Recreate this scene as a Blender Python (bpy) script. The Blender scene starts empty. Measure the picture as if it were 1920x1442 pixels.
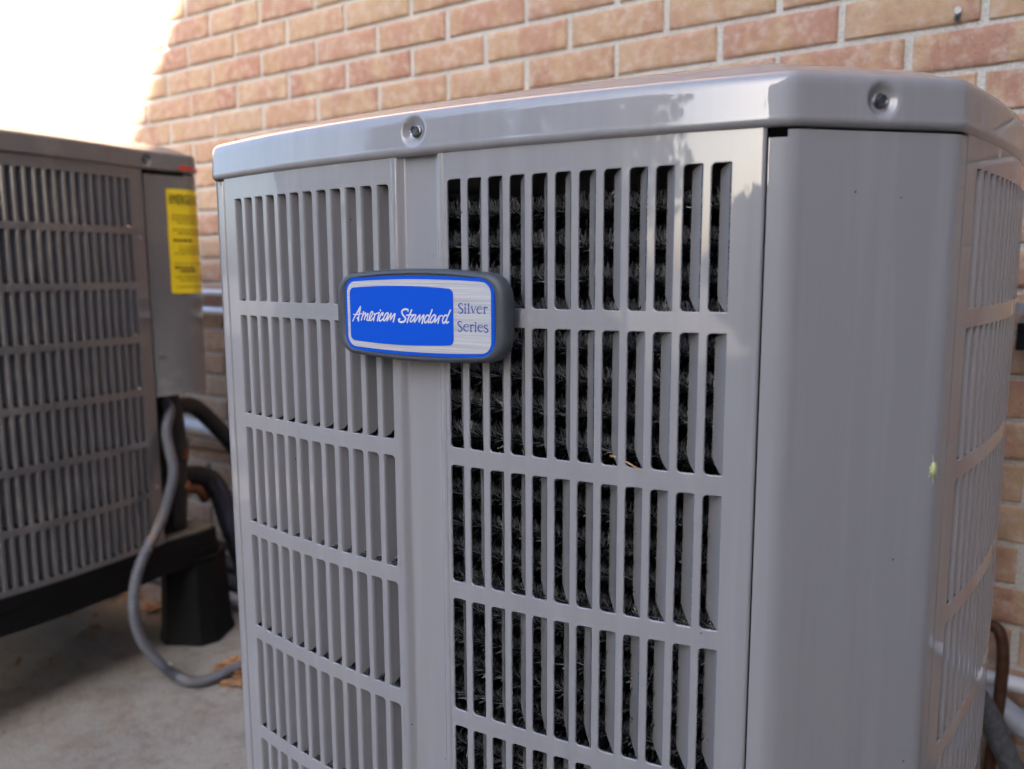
import bpy, bmesh, math, random
import numpy as np
from mathutils import Vector, Matrix, noise
random.seed(7); rng = np.random.default_rng(7)
PI = math.pi
SC = bpy.context.scene
COL = SC.collection

# ------------------------------------------------------------------ camera
YAW, PITCH, ROLL = 0.604593, 0.138123, 0.0046505
CAMP = Vector((0.0, -1.45065, 0.8176))
cd = bpy.data.cameras.new('camera'); cam = bpy.data.objects.new('camera', cd); COL.objects.link(cam)
cd.sensor_width = 36.0; cd.lens = 1552.14/1920*36.0; cd.clip_start = 0.02; cd.clip_end = 400
cam.matrix_world = (Matrix.Translation(CAMP) @ Matrix.Rotation(YAW, 4, 'Z') @ Matrix.Rotation(PI/2-PITCH, 4, 'X')
                    @ Matrix.Rotation(-ROLL, 4, 'Z'))
cd.dof.use_dof = True; cd.dof.focus_distance = 0.70; cd.dof.aperture_fstop = 5.2
SC.camera = cam

# ------------------------------------------------------------------ light
SUN_TO = Vector((1.0, -2.0, 1.23)).normalized()          # direction towards the sun
w = bpy.data.worlds.new('World'); SC.world = w; w.use_nodes = True
nt = w.node_tree; bg = nt.nodes['Background']
sky = nt.nodes.new('ShaderNodeTexSky'); sky.sky_type = 'NISHITA'; sky.sun_disc = False
sky.sun_elevation = math.asin(SUN_TO.z); sky.sun_rotation = math.atan2(SUN_TO.x, SUN_TO.y)
sky.air_density = 1.0; sky.dust_density = 3.5; sky.ozone_density = 2.5
nt.links.new(sky.outputs[0], bg.inputs[0]); bg.inputs[1].default_value = 0.10
sd = bpy.data.lights.new('sun', 'SUN'); sun = bpy.data.objects.new('sun', sd); COL.objects.link(sun)
sd.energy = 5.0; sd.angle = math.radians(0.53); sd.color = (1.0, 0.94, 0.86)
sun.rotation_euler = SUN_TO.to_track_quat('Z', 'Y').to_euler(); sun.location = (3, -4, 8)
SC.view_settings.view_transform = 'Standard'; SC.view_settings.look = 'None'
SC.view_settings.gamma = 1.0; SC.view_settings.use_curve_mapping = False
SC.view_settings.exposure = 2.88

# ------------------------------------------------------------------ helpers
def tag(o, label=None, cat=None, group=None, kind=None):
    if label: o['label'] = label
    if cat: o['category'] = cat
    if group: o['group'] = group
    if kind: o['kind'] = kind
    return o
def link(name, me, mat=None, parent=None, smooth=None):
    if mat is not None and len(me.materials) == 0:
        me.materials.append(mat)
    if smooth is not None:
        me.shade_smooth()
        if smooth < 179: me.set_sharp_from_angle(angle=math.radians(smooth))
    o = bpy.data.objects.new(name, me); COL.objects.link(o)
    if parent is not None: o.parent = parent
    return o
def mk(name, verts, faces, mat=None, parent=None, smooth=None):
    me = bpy.data.meshes.new(name); me.from_pydata([tuple(v) for v in verts], [], faces); me.update()
    return link(name, me, mat, parent, smooth)
def empty(name, loc, rz=0, scale=None):
    o = bpy.data.objects.new(name, None); COL.objects.link(o); o.location = loc; o.rotation_euler = (0, 0, rz)
    o.empty_display_size = 0.05
    if scale: o.scale = scale
    return o
class G:
    def __init__(s): s.v = []; s.f = []
    def add(s, vs, fs):
        b = len(s.v); s.v += [tuple(v) for v in vs]; s.f += [tuple(i+b for i in f) for f in fs]
    def box(s, x0, x1, y0, y1, z0, z1):
        s.add([(x0,y0,z0),(x1,y0,z0),(x1,y1,z0),(x0,y1,z0),(x0,y0,z1),(x1,y0,z1),(x1,y1,z1),(x0,y1,z1)],
              [(0,3,2,1),(4,5,6,7),(0,1,5,4),(1,2,6,5),(2,3,7,6),(3,0,4,7)])
    def prism(s, poly, z0, z1):
        n = len(poly)
        s.add([(x,y,z0) for x,y in poly]+[(x,y,z1) for x,y in poly],
              [tuple(range(n))[::-1], tuple(range(n,2*n))]+[(i,(i+1)%n,n+(i+1)%n,n+i) for i in range(n)])
    def tube(s, pts, r, n=10, caps=True, rf=None):
        P = [Vector(p) for p in pts]; m = len(P); up = Vector((0,0,1)); rings = []
        prev = None
        for i in range(m):
            t = (P[min(i+1,m-1)]-P[max(i-1,0)]).normalized()
            if prev is None:
                a = t.cross(up); a = a if a.length > .05 else t.cross(Vector((1,0,0))); a.normalize()
            else:
                a = prev - t*prev.dot(t); a.normalize()
            prev = a; b = t.cross(a)
            rr = rf(i/(m-1)) if rf else r
            rings.append([P[i]+a*(math.cos(q)*rr)+b*(math.sin(q)*rr) for q in [2*PI*k/n for k in range(n)]])
        vs = [v for R in rings for v in R]
        fs = [(i*n+k, i*n+(k+1)%n, (i+1)*n+(k+1)%n, (i+1)*n+k) for i in range(m-1) for k in range(n)]
        if caps: fs += [tuple(range(n))[::-1], tuple((m-1)*n+k for k in range(n))]
        s.add(vs, fs)
    def build(s, name, mat, parent=None, smooth=None): return mk(name, s.v, s.f, mat, parent, smooth)
def spline(pts, k=10):
    P = [Vector(p) for p in pts]; P = [2*P[0]-P[1]]+P+[2*P[-1]-P[-2]]; out = []
    for i in range(1, len(P)-2):
        for j in range(k):
            t = j/k
            out.append(.5*((2*P[i])+(P[i+1]-P[i-1])*t+(2*P[i-1]-5*P[i]+4*P[i+1]-P[i+2])*t*t+(3*P[i]-P[i-1]-3*P[i+1]+P[i+2])*t**3))
    out.append(P[-2]); return out

# ------------------------------------------------------------------ materials
def mat_new(name):
    m = bpy.data.materials.new(name); m.use_nodes = True
    return m, m.node_tree, m.node_tree.nodes['Principled BSDF']
def N(nt, t, **kw):
    n = nt.nodes.new(t)
    for k, v in kw.items():
        if k.startswith('i_'): n.inputs[k[2:].replace('_',' ')].default_value = v
        else: setattr(n, k, v)
    return n
def ramp(nt, fac, stops):
    r = nt.nodes.new('ShaderNodeValToRGB'); e = r.color_ramp.elements
    while len(e) < len(stops): e.new(.5)
    for x, (p, c) in zip(e, stops): x.position = p; x.color = (*c, 1) if len(c) == 3 else c
    nt.links.new(fac, r.inputs[0]); return r.outputs[0]
def mixc(nt, fac, a, b, mode='MIX'):
    m = nt.nodes.new('ShaderNodeMix'); m.data_type = 'RGBA'; m.blend_type = mode
    for s, x in ((m.inputs[0], fac), (m.inputs[6], a), (m.inputs[7], b)):
        if hasattr(x, 'is_linked') or hasattr(x, 'links'): nt.links.new(x, s)
        elif isinstance(x, (int, float)): s.default_value = x
        else: s.default_value = (*x, 1)
    return m.outputs[2]
def math_n(nt, op, a, b=0.0, c=None):
    m = nt.nodes.new('ShaderNodeMath'); m.operation = op
    for s, x in zip(m.inputs, (a, b, c)):
        if x is None: continue
        if hasattr(x, 'links'): nt.links.new(x, s)
        else: s.default_value = x
    return m.outputs[0]
def bump(nt, h, dist, strength=1.0, normal=None):
    b = nt.nodes.new('ShaderNodeBump'); b.inputs['Distance'].default_value = dist; b.inputs['Strength'].default_value = strength
    nt.links.new(h, b.inputs['Height'])
    if normal: nt.links.new(normal, b.inputs['Normal'])
    return b.outputs[0]
def simple(name, col, rough=.5, metal=0., noise_scale=0, var=.15, bumpd=0, coat=0):
    m, nt, p = mat_new(name)
    p.inputs['Roughness'].default_value = rough; p.inputs['Metallic'].default_value = metal
    p.inputs['Base Color'].default_value = (*col, 1)
    if coat: p.inputs['Coat Weight'].default_value = coat; p.inputs['Coat Roughness'].default_value = .08
    if noise_scale:
        g = N(nt, 'ShaderNodeNewGeometry'); n = N(nt, 'ShaderNodeTexNoise', i_Scale=noise_scale, i_Detail=5.)
        nt.links.new(g.outputs['Position'], n.inputs['Vector'])
        lo = tuple(c*(1-var) for c in col); hi = tuple(min(1, c*(1+var)) for c in col)
        nt.links.new(ramp(nt, n.outputs[0], [(.3, lo), (.7, hi)]), p.inputs['Base Color'])
        if bumpd: nt.links.new(bump(nt, n.outputs[0], bumpd), p.inputs['Normal'])
    return m

def paint(name, col, rough=.2, dust=.25):
    m, nt, p = mat_new(name)
    g = N(nt, 'ShaderNodeNewGeometry')
    n1 = N(nt, 'ShaderNodeTexNoise', i_Scale=2.2, i_Detail=4.); nt.links.new(g.outputs['Position'], n1.inputs['Vector'])
    n2 = N(nt, 'ShaderNodeTexNoise', i_Scale=170., i_Detail=3.); nt.links.new(g.outputs['Position'], n2.inputs['Vector'])
    n3 = N(nt, 'ShaderNodeTexNoise', i_Scale=16., i_Detail=5.)
    mp = N(nt, 'ShaderNodeMapping'); mp.inputs['Scale'].default_value = (1, 1, .12)
    nt.links.new(g.outputs['Position'], mp.inputs[0]); nt.links.new(mp.outputs[0], n3.inputs['Vector'])
    base = mixc(nt, math_n(nt, 'MULTIPLY', n3.outputs[0], dust), col, tuple(c*.86+.035 for c in col))
    n4 = N(nt, 'ShaderNodeTexNoise', i_Scale=62., i_Detail=6., i_Roughness=.6)
    mp4 = N(nt, 'ShaderNodeMapping'); mp4.inputs['Scale'].default_value = (1, 1, .045)
    nt.links.new(g.outputs['Position'], mp4.inputs[0]); nt.links.new(mp4.outputs[0], n4.inputs['Vector'])
    base = mixc(nt, ramp(nt, n4.outputs[0], [(.52, (0,0,0)), (.75, (.32,.32,.32))]), base, tuple(c*1.25+.03 for c in col))
    base = mixc(nt, ramp(nt, n4.outputs[0], [(.28, (.30,.30,.30)), (.45, (0,0,0))]), base, tuple(c*.72 for c in col))
    n5 = N(nt, 'ShaderNodeTexNoise', i_Scale=7., i_Detail=8., i_Roughness=.7); nt.links.new(g.outputs['Position'], n5.inputs['Vector'])
    base = mixc(nt, ramp(nt, n5.outputs[0], [(.55, (0,0,0)), (.72, (.28,.28,.28))]), base, (.36, .33, .30))
    v = N(nt, 'ShaderNodeTexVoronoi', i_Scale=55.); nt.links.new(g.outputs['Position'], v.inputs['Vector'])
    speck = math_n(nt, 'LESS_THAN', v.outputs['Distance'], .045)
    wn = N(nt, 'ShaderNodeTexWhiteNoise'); nt.links.new(v.outputs['Color'], wn.inputs['Vector'])
    speck = math_n(nt, 'MULTIPLY', speck, math_n(nt, 'GREATER_THAN', wn.outputs['Value'], .86))
    base = mixc(nt, speck, base, (.07, .06, .05))
    nt.links.new(base, p.inputs['Base Color'])
    rr = N(nt, 'ShaderNodeMapRange'); rr.inputs['To Min'].default_value = rough*.75; rr.inputs['To Max'].default_value = rough*1.35
    nt.links.new(n3.outputs[0], rr.inputs[0]); nt.links.new(rr.outputs[0], p.inputs['Roughness'])
    p.inputs['Specular IOR Level'].default_value = .4
    p.inputs['Coat Weight'].default_value = .9; p.inputs['Coat Roughness'].default_value = .016; p.inputs['Coat IOR'].default_value = 1.56
    b1 = bump(nt, n1.outputs[0], .0012, .5)
    nt.links.new(bump(nt, n2.outputs[0], .00012, .35, b1), p.inputs['Normal'])
    nt.links.new(b1, p.inputs['Coat Normal'])
    return m
M_PAINT = paint('grey_paint', (.30, .30, .319), .36)
M_PAINT2 = paint('grey_paint_shaded_dusty', (.110, .111, .119), .5, .35)  # dustier copy of the grey; darker base stands for this unit's shade

XJ, ZL, LB, CB = -2.18298, 1.50077, 0.203, 0.0652525   # brick grid: joint x, line z, pitch, course
def brick_mat():
    m, nt, p = mat_new('brick_clay')
    g = N(nt, 'ShaderNodeNewGeometry'); s = N(nt, 'ShaderNodeSeparateXYZ'); nt.links.new(g.outputs['Position'], s.inputs[0])
    # brick identity from its place on the wall
    row = math_n(nt, 'FLOOR', math_n(nt, 'DIVIDE', math_n(nt, 'SUBTRACT', s.outputs[2], ZL-40*CB), CB))
    par = math_n(nt, 'MULTIPLY', math_n(nt, 'MODULO', row, 2.), .5)
    colx = math_n(nt, 'FLOOR', math_n(nt, 'ADD', math_n(nt, 'DIVIDE', math_n(nt, 'SUBTRACT', s.outputs[0], XJ-60*LB), LB), math_n(nt, 'SUBTRACT', .5, par)))
    cx = N(nt, 'ShaderNodeCombineXYZ'); nt.links.new(row, cx.inputs[0]); nt.links.new(colx, cx.inputs[1])
    wn = N(nt, 'ShaderNodeTexWhiteNoise'); nt.links.new(cx.outputs[0], wn.inputs['Vector'])
    wn2 = N(nt, 'ShaderNodeTexWhiteNoise'); wn2.noise_dimensions = '4D'; wn2.inputs['W'].default_value = 5.
    nt.links.new(cx.outputs[0], wn2.inputs['Vector'])
    # offset the noise per brick so patches stop at the joints
    off = N(nt, 'ShaderNodeVectorMath', operation='SCALE'); off.inputs['Scale'].default_value = 13.
    nt.links.new(wn.outputs['Color'], off.inputs[0])
    ad = N(nt, 'ShaderNodeVectorMath', operation='ADD'); nt.links.new(g.outputs['Position'], ad.inputs[0]); nt.links.new(off.outputs[0], ad.inputs[1])
    mp = N(nt, 'ShaderNodeMapping'); mp.inputs['Scale'].default_value = (1.0, 1.0, .33); nt.links.new(ad.outputs[0], mp.inputs[0])
    nb = N(nt, 'ShaderNodeTexNoise', i_Scale=15., i_Detail=5., i_Roughness=.6, i_Distortion=.3); nt.links.new(mp.outputs[0], nb.inputs['Vector'])
    nb2 = N(nt, 'ShaderNodeTexNoise', i_Scale=46., i_Detail=7., i_Roughness=.72); nt.links.new(ad.outputs[0], nb2.inputs['Vector'])
    nf = N(nt, 'ShaderNodeTexNoise', i_Scale=420., i_Detail=4.); nt.links.new(ad.outputs[0], nf.inputs['Vector'])
    base = ramp(nt, wn.outputs['Value'], [(0., (.41, .21, .14)), (.35, (.45, .25, .17)), (.55, (.47, .285, .18)), (.8, (.42, .22, .15)), (1., (.49, .32, .22))])
    tan = ramp(nt, wn2.outputs['Value'], [(0., (.46, .28, .16)), (1., (.49, .33, .205))])
    f1 = ramp(nt, math_n(nt, 'ADD', nb.outputs[0], math_n(nt, 'MULTIPLY', math_n(nt, 'SUBTRACT', wn2.outputs['Value'], .5), .18)), [(.47, (0,0,0)), (.53, (1,1,1))])
    c = mixc(nt, f1, base, tan)
    pale = ramp(nt, nb2.outputs[0], [(.48, (0,0,0)), (.62, (1,1,1))])
    c = mixc(nt, math_n(nt, 'MULTIPLY', pale, .7), c, (.56, .42, .325))
    red = ramp(nt, nb2.outputs[0], [(.30, (1,1,1)), (.42, (0,0,0))])
    c = mixc(nt, math_n(nt, 'MULTIPLY', red, .45), c, (.33, .13, .085))
    dark = ramp(nt, nf.outputs[0], [(.28, (1,1,1)), (.38, (0,0,0))])
    c = mixc(nt, math_n(nt, 'MULTIPLY', dark, .75), c, (.13, .06, .04))
    nt.links.new(c, p.inputs['Base Color']); p.inputs['Roughness'].default_value = .88
    h = math_n(nt, 'ADD', math_n(nt, 'MULTIPLY', nf.outputs[0], .5), nb2.outputs[0])
    nt.links.new(bump(nt, h, .0024, 1.0), p.inputs['Normal'])
    return m
M_BRICK = brick_mat()
def mortar_mat():
    m, nt, p = mat_new('mortar')
    g = N(nt, 'ShaderNodeNewGeometry'); n = N(nt, 'ShaderNodeTexNoise', i_Scale=260., i_Detail=6.); nt.links.new(g.outputs['Position'], n.inputs['Vector'])
    n2 = N(nt, 'ShaderNodeTexNoise', i_Scale=9., i_Detail=5.); nt.links.new(g.outputs['Position'], n2.inputs['Vector'])
    c = ramp(nt, n.outputs[0], [(.3, (.40, .38, .335)), (.6, (.60, .575, .525))])
    c = mixc(nt, ramp(nt, n2.outputs[0], [(.5, (0,0,0)), (.75, (.5,.5,.5))]), c, (.33, .315, .27))
    nt.links.new(c, p.inputs['Base Color']); p.inputs['Roughness'].default_value = .95
    nt.links.new(bump(nt, n.outputs[0], .0015), p.inputs['Normal']); return m
M_MORTAR = mortar_mat()
def concrete_mat():
    m, nt, p = mat_new('concrete')
    g = N(nt, 'ShaderNodeNewGeometry')
    def nn(s, d=6.): 
        n = N(nt, 'ShaderNodeTexNoise', i_Scale=s, i_Detail=d, i_Roughness=.62); nt.links.new(g.outputs['Position'], n.inputs['Vector']); return n.outputs[0]
    a, b, c_ = nn(3.5), nn(38.), nn(260.)
    c = ramp(nt, a, [(.3, (.225, .217, .20)), (.7, (.33, .32, .295))])
    c = mixc(nt, ramp(nt, b, [(.35, (.5,.5,.5)), (.5, (0,0,0))]), c, (.16, .145, .12))
    c = mixc(nt, ramp(nt, c_, [(.56, (0,0,0)), (.68, (.7,.7,.7))]), c, (.40, .385, .36))
    vo = N(nt, 'ShaderNodeTexVoronoi', i_Scale=190.); nt.links.new(g.outputs['Position'], vo.inputs['Vector'])
    c = mixc(nt, ramp(nt, vo.outputs['Distance'], [(.10, (.8,.8,.8)), (.22, (0,0,0))]), c, (.11, .10, .09))
    st_ = nn(9., 8.); c = mixc(nt, ramp(nt, st_, [(.52, (0,0,0)), (.66, (.55,.55,.55))]), c, (.20, .165, .13))
    nt.links.new(c, p.inputs['Base Color']); p.inputs['Roughness'].default_value = .92
    nt.links.new(bump(nt, math_n(nt, 'ADD', b, c_), .003), p.inputs['Normal']); return m
M_CONC = concrete_mat()
M_BLACK = simple('black_plastic', (.0035, .0038, .0045), .7, 0, 30, .3)
M_BLACK.node_tree.nodes['Principled BSDF'].inputs['Specular IOR Level'].default_value = .2
M_FOAM = simple('black_foam', (.011, .011, .012), .7, 0, 90, .35, .002)
M_TAPE = simple('black_tape', (.03, .03, .045), .16)
M_STEEL = simple('zinc_screw', (.22, .225, .235), .3, 1.)
M_COND = simple('conduit_grey', (.62, .64, .70), .35, .15, 60, .1)
M_WHITE = simple('white_pvc', (.62, .63, .66), .4, 0, 30, .1)
M_GREYPVC = simple('grey_pvc', (.30, .32, .37), .42, 0, 30, .12)
M_COPPER = simple('copper', (.09, .038, .02), .55, .4, 60, .3)
M_RUST = simple('rust', (.20, .08, .035), .8, .2, 60, .4, .001)
M_DARK = simple('dark_interior', (.012, .012, .013), .7)
M_COIL = simple('coil_tube', (.05, .05, .052), .45, .8, 200, .3)
M_YELLOW = simple('label_yellow', (.78, .60, .01), .42, 0, 14, .08)
M_RED = simple('sticker_red', (.55, .045, .03), .4)
M_INK = simple('ink_black', (.03, .03, .02), .5)
M_GRASS = simple('dry_garden_soil', (.10, .085, .065), .95, 0, 3, .45)
M_LEAF = simple('tree_leaf', (.05, .085, .022), .6, 0, 2, .35)
M_BARK = simple('bark', (.10, .075, .055), .9, 0, 8, .3, .01)
M_ROOF = simple('roof_shingle', (.09, .08, .075), .9, 0, 20, .3)
M_SIDING = simple('grey_siding', (.20, .205, .22), .7, 0, 4, .1)
M_TRIM = simple('trim_white', (.72, .71, .68), .5)
M_STRAW = simple('pine_straw', (.36, .18, .075), .7, 0, 40, .5)
M_TWIG = simple('twig', (.50, .30, .15), .6)
def spine_mat():
    m, nt, p = mat_new('spine_fin')
    g = N(nt, 'ShaderNodeNewGeometry')
    c = ramp(nt, g.outputs['Random Per Island'], [(0., (.20, .20, .205)), (.4, (.80, .80, .81)), (.8, (.97, .97, .97))])
    n = N(nt, 'ShaderNodeTexNoise', i_Scale=22., i_Detail=3.); nt.links.new(g.outputs['Position'], n.inputs['Vector'])
    c = mixc(nt, ramp(nt, n.outputs[0], [(.55, (0,0,0)), (.75, (.6,.6,.6))]), c, (.20, .19, .14))
    nt.links.new(c, p.inputs['Base Color']); p.inputs['Metallic'].default_value = .15; p.inputs['Roughness'].default_value = .22
    return m
M_SPINE = spine_mat()
# badge materials
M_BADGE = simple('badge_body', (.062, .070, .082), .42, 0, 900, .08, .00025)
M_BLUE = simple('badge_blue', (.004, .088, .62), .5)
M_BLUE.node_tree.nodes['Principled BSDF'].inputs['Specular IOR Level'].default_value = .12
def silver():
    m, nt, p = mat_new('brushed_silver'); g = N(nt, 'ShaderNodeTexCoord')
    mp = N(nt, 'ShaderNodeMapping'); mp.inputs['Scale'].default_value = (14, 14, 1100)
    n = N(nt, 'ShaderNodeTexNoise', i_Scale=1., i_Detail=3.); nt.links.new(g.outputs['Object'], mp.inputs[0]); nt.links.new(mp.outputs[0], n.inputs['Vector'])
    nt.links.new(ramp(nt, n.outputs[0], [(.35, (.50, .505, .53)), (.65, (.70, .705, .73))]), p.inputs['Base Color'])
    p.inputs['Metallic'].default_value = .25; p.inputs['Roughness'].default_value = .4; return m
M_SILVER = silver()
M_WHITEINK = simple('badge_white', (.70, .72, .80), .35)
M_BLUEINK = simple('badge_blue_ink', (.01, .045, .34), .35)
def flexmat():
    m, nt, p = mat_new('flex_conduit'); p.inputs['Base Color'].default_value = (.22, .235, .27, 1); p.inputs['Roughness'].default_value = .42
    g = N(nt, 'ShaderNodeNewGeometry'); n = N(nt, 'ShaderNodeTexNoise', i_Scale=9., i_Detail=4.); nt.links.new(g.outputs['Position'], n.inputs['Vector'])
    nt.links.new(ramp(nt, n.outputs[0], [(.4, (.085, .095, .12)), (.6, (.115, .125, .145)), (.72, (.17, .11, .07))]), p.inputs['Base Color']); return m
M_FLEX = flexmat()

# ------------------------------------------------------------------ setting
ZG = -0.04
o = mk('garden_ground', [(-120,-120,ZG-.03),(120,-120,ZG-.03),(120,120,ZG-.03),(-120,120,ZG-.03)], [(0,1,2,3)], M_GRASS); tag(o, kind='structure')
g = G(); g.box(-3.05, .30, -1.25, 0.02, ZG-.16, ZG)
o = g.build('concrete_slab', M_CONC); tag(o, kind='structure')

# brick wall: a mortar core with every brick laid on it
WALLTOP = 5.6; XL, XR = -9.0, 1.25
g = G(); g.box(XL, XR, .0045, .35, ZG-.2, WALLTOP)
wall = g.build('brick_wall', M_MORTAR); tag(wall, 'long brick wall with pale mortar joints behind both air conditioners', 'wall')
BW, BH, BD = LB-.0115, CB-.0088, .05
def brick_mesh(seed, fine):
    r = random.Random(seed); nx, nz = (12, 5) if fine else (1, 1)
    vs, fs = [], []; e = .0022
    xs = [-BW/2+e+(BW-2*e)*i/nx for i in range(nx+1)]; zs = [-BH/2+e+(BH-2*e)*k/nz for k in range(nz+1)]
    for z in zs:
        for x in xs:
            q = noise.noise(Vector((x*60+seed*9, z*60, seed)))*.0009 if fine else 0
            vs.append((x, -.0002+q, z))
    W_ = nx+1
    for k in range(nz):
        for i in range(nx): fs.append((k*W_+i, k*W_+i+1, (k+1)*W_+i+1, (k+1)*W_+i))
    # rim: outer ring pushed back, then sides
    rim = [k for k in range(nx+1)]+[(k)*W_+nx for k in range(1, nz+1)]+[nz*W_+i for i in range(nx-1, -1, -1)]+[k*W_ for k in range(nz-1, 0, -1)]
    b1 = len(vs)
    for idx in rim:
        x, y, z = vs[idx]; j = (noise.noise(Vector((x*90, z*90, seed*3.3)))*.0011 if fine else 0)
        sx = BW/2/(BW/2-e); sz = BH/2/(BH/2-e)
        x2 = x*sx if abs(abs(x)-(BW/2-e)) < 1e-6 else x; z2 = z*sz if abs(abs(z)-(BH/2-e)) < 1e-6 else z
        x2 += (j if abs(x2) > BW/2-1e-4 else 0); z2 += (j if abs(z2) > BH/2-1e-4 else 0)
        vs.append((x2, .0022, z2))
    b2 = len(vs); n = len(rim)
    for i in range(n): x, y, z = vs[b1+i]; vs.append((x, .022, z))
    for i in range(n):
        j = (i+1) % n; fs.append((rim[i], b1+i, b1+j, rim[j])); fs.append((b1+i, b2+i, b2+j, b1+j))
    fs = [f[::-1] if False else f for f in fs]
    me = bpy.data.meshes.new('brick'); me.from_pydata(vs, [], fs); me.update()
    bm = bmesh.new(); bm.from_mesh(me); bmesh.ops.recalc_face_normals(bm, faces=bm.faces)
    fr = min(bm.faces, key=lambda f: f.calc_center_median().y)
    if fr.normal.y > 0: bmesh.ops.reverse_faces(bm, faces=bm.faces)
    bm.to_mesh(me); bm.free()
    me.materials.append(M_BRICK); me.shade_smooth(); me.set_sharp_from_angle(angle=math.radians(50)); return me
FB = [brick_mesh(s, True) for s in range(8)]
def project(p):
    q = cam.matrix_world.inverted() @ Vector(p)
    return (960+1552.14*q.x/-q.z, 721-1552.14*q.y/-q.z) if q.z < -.01 else (-9999, 0)
CMI = cam.matrix_world.inverted()
stuffv, stufff = [], []
singles = []
kmin = int(math.floor((ZL-WALLTOP)/CB))+1; kmax = int(math.ceil((ZL-ZG)/CB))
for k in range(kmin, kmax+1):          # course k lies between line k and k+1
    zc = ZL-(k+.5)*CB
    sh = 0 if k % 2 == 0 else -.5
    for j in range(-34, 18):
        xa = XJ+(j+sh)*LB; xc = xa+LB/2
        if xc-BW/2 < XL or xc+BW/2 > XR: continue
        px, py = project((xc, 0, zc))
        inview = -60 < px < 1980 and -40 < py < 1480
        vis = False
        if inview:
            if px > 400 and px < 1800: vis = py < 290-(min(px, 1480)-420)*.145+25
            elif px <= 400: vis = (px > 330 or py < 330) and (px > 190-0 or py < 300)
            else: vis = px > 1830 or py < 330
            if px < 470 and py > 250: vis = px > 300
        dist = (Vector((xc, 0, zc))-CAMP).length
        if vis: singles.append((dist, xc, zc, j, k))
        else:
            jx, jy, jz = random.uniform(-.0012,.0012), random.uniform(-.0008,.0008), random.uniform(-.0008,.0008)
            x0, x1, z0, z1 = xc-BW/2+jx, xc+BW/2+jx, zc-BH/2+jz, zc+BH/2+jz; e = .002; b = len(stuffv)
            stuffv += [(x0+e,jy,z0+e),(x1-e,jy,z0+e),(x1-e,jy,z1-e),(x0+e,jy,z1-e),(x0,.0025,z0),(x1,.0025,z0),(x1,.0025,z1),(x0,.0025,z1),
                       (x0,.02,z0),(x1,.02,z0),(x1,.02,z1),(x0,.02,z1)]
            stufff += [(b,b+1,b+2,b+3)]+[(b+4+i,b+4+(i+1)%4,b+(i+1)%4,b+i) for i in range(4)]+[(b+8+i,b+8+(i+1)%4,b+4+(i+1)%4,b+4+i) for i in range(4)]
singles.sort()
for d_, xc, zc, j, k in singles[:300]:
    o = bpy.data.objects.new('brick', FB[(j*7+k*13) % 8]); COL.objects.link(o); o.parent = wall
    o.location = (xc+random.uniform(-.0012,.0012), random.uniform(-.001,.0008), zc+random.uniform(-.0008,.0008))
    o.rotation_euler = (random.uniform(-.006,.006), random.uniform(-.004,.004), random.uniform(-.004,.004))
    if (j+k) % 2: o.scale = (-1, 1, 1)
for d_, xc, zc, j, k in singles[300:]:
    x0, x1, z0, z1 = xc-BW/2, xc+BW/2, zc-BH/2, zc+BH/2; b = len(stuffv)
    stuffv += [(x0,0,z0),(x1,0,z0),(x1,0,z1),(x0,0,z1),(x0,.02,z0),(x1,.02,z0),(x1,.02,z1),(x0,.02,z1)]
    stufff += [(b,b+1,b+2,b+3)]+[(b+4+i,b+4+(i+1)%4,b+(i+1)%4,b+i) for i in range(4)]
o = mk('brick_courses', stuffv, stufff, M_BRICK, wall); tag(o, kind='stuff')
print('single bricks', len(singles))

# the wing of the house on the right whose eave throws the shade
EAVE = 5.66; WX = 1.25
g = G(); g.box(WX+.005, WX+6, -10.2, .34, ZG-.2, EAVE-.15)
wing = g.build('house_wing', M_SIDING); tag(wing, 'tall grey clad wing of the house, out to the right of the units', 'house')
g = G(); g.add([(WX-.02,-10.6,EAVE-.16),(WX+7,-10.6,EAVE-.16),(WX+7,.5,EAVE-.16),(WX-.02,.5,EAVE-.16),
                (WX-.02,-10.6,EAVE),(WX+7,-10.6,EAVE),(WX+7,.5,EAVE),(WX-.02,.5,EAVE),(WX+2.6,-10.6,EAVE+.9),(WX+2.6,.5,EAVE+.9)],
               [(3,2,1,0),(0,1,5,4),(1,2,6,5),(2,3,7,6),(3,0,4,7),(4,8,9,7),(5,6,9,8),(4,5,8),(6,7,9)])
g.build('roof', M_ROOF, wing)

# ------------------------------------------------------------------ air conditioner cabinets
R, DC, HL = 1.3586, .4033, .2727          # bow radius, centre to face, half face
PITCH_S, SW = .018816, .0126              # slot pitch and width
ZTOP, RP, SHH = .80, .11346, .0986        # first row top, row pitch, slot height
def face_pt(u, z, off=0.):                # face frame: unit centre origin, face looks to -Y
    a = u/R; return ((R+off)*math.sin(a), -(DC-R+(R+off)*math.cos(a)), z)
def chan(u):                              # pressed channel in the middle of the front panel
    a = abs(u)
    def ss(x, a0, b0):
        t = max(0, min(1, (x-a0)/(b0-a0))); return t*t*(3-2*t)
    d = -.0055*(1-ss(a, .0155, .0225))
    d += .0007*ss(a, .0228, .0238)*(1-ss(a, .0255, .0265))
    return d
ROWS = [(ZTOP-i*RP-SHH, ZTOP-i*RP) for i in range(7)]
def slots_split():
    L_ = [(-(.0428+11*PITCH_S)+i*PITCH_S) for i in range(12)]
    Rr = [-x for x in L_][::-1]
    return [(x, x+SW, 'L') for x in L_]+[(x-SW, x, 'R') for x in Rr]
def slots_full():
    return [(-.25+i*PITCH_S+.0045, -.25+i*PITCH_S+.0045+SW, 'R') for i in range(26)]
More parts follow.
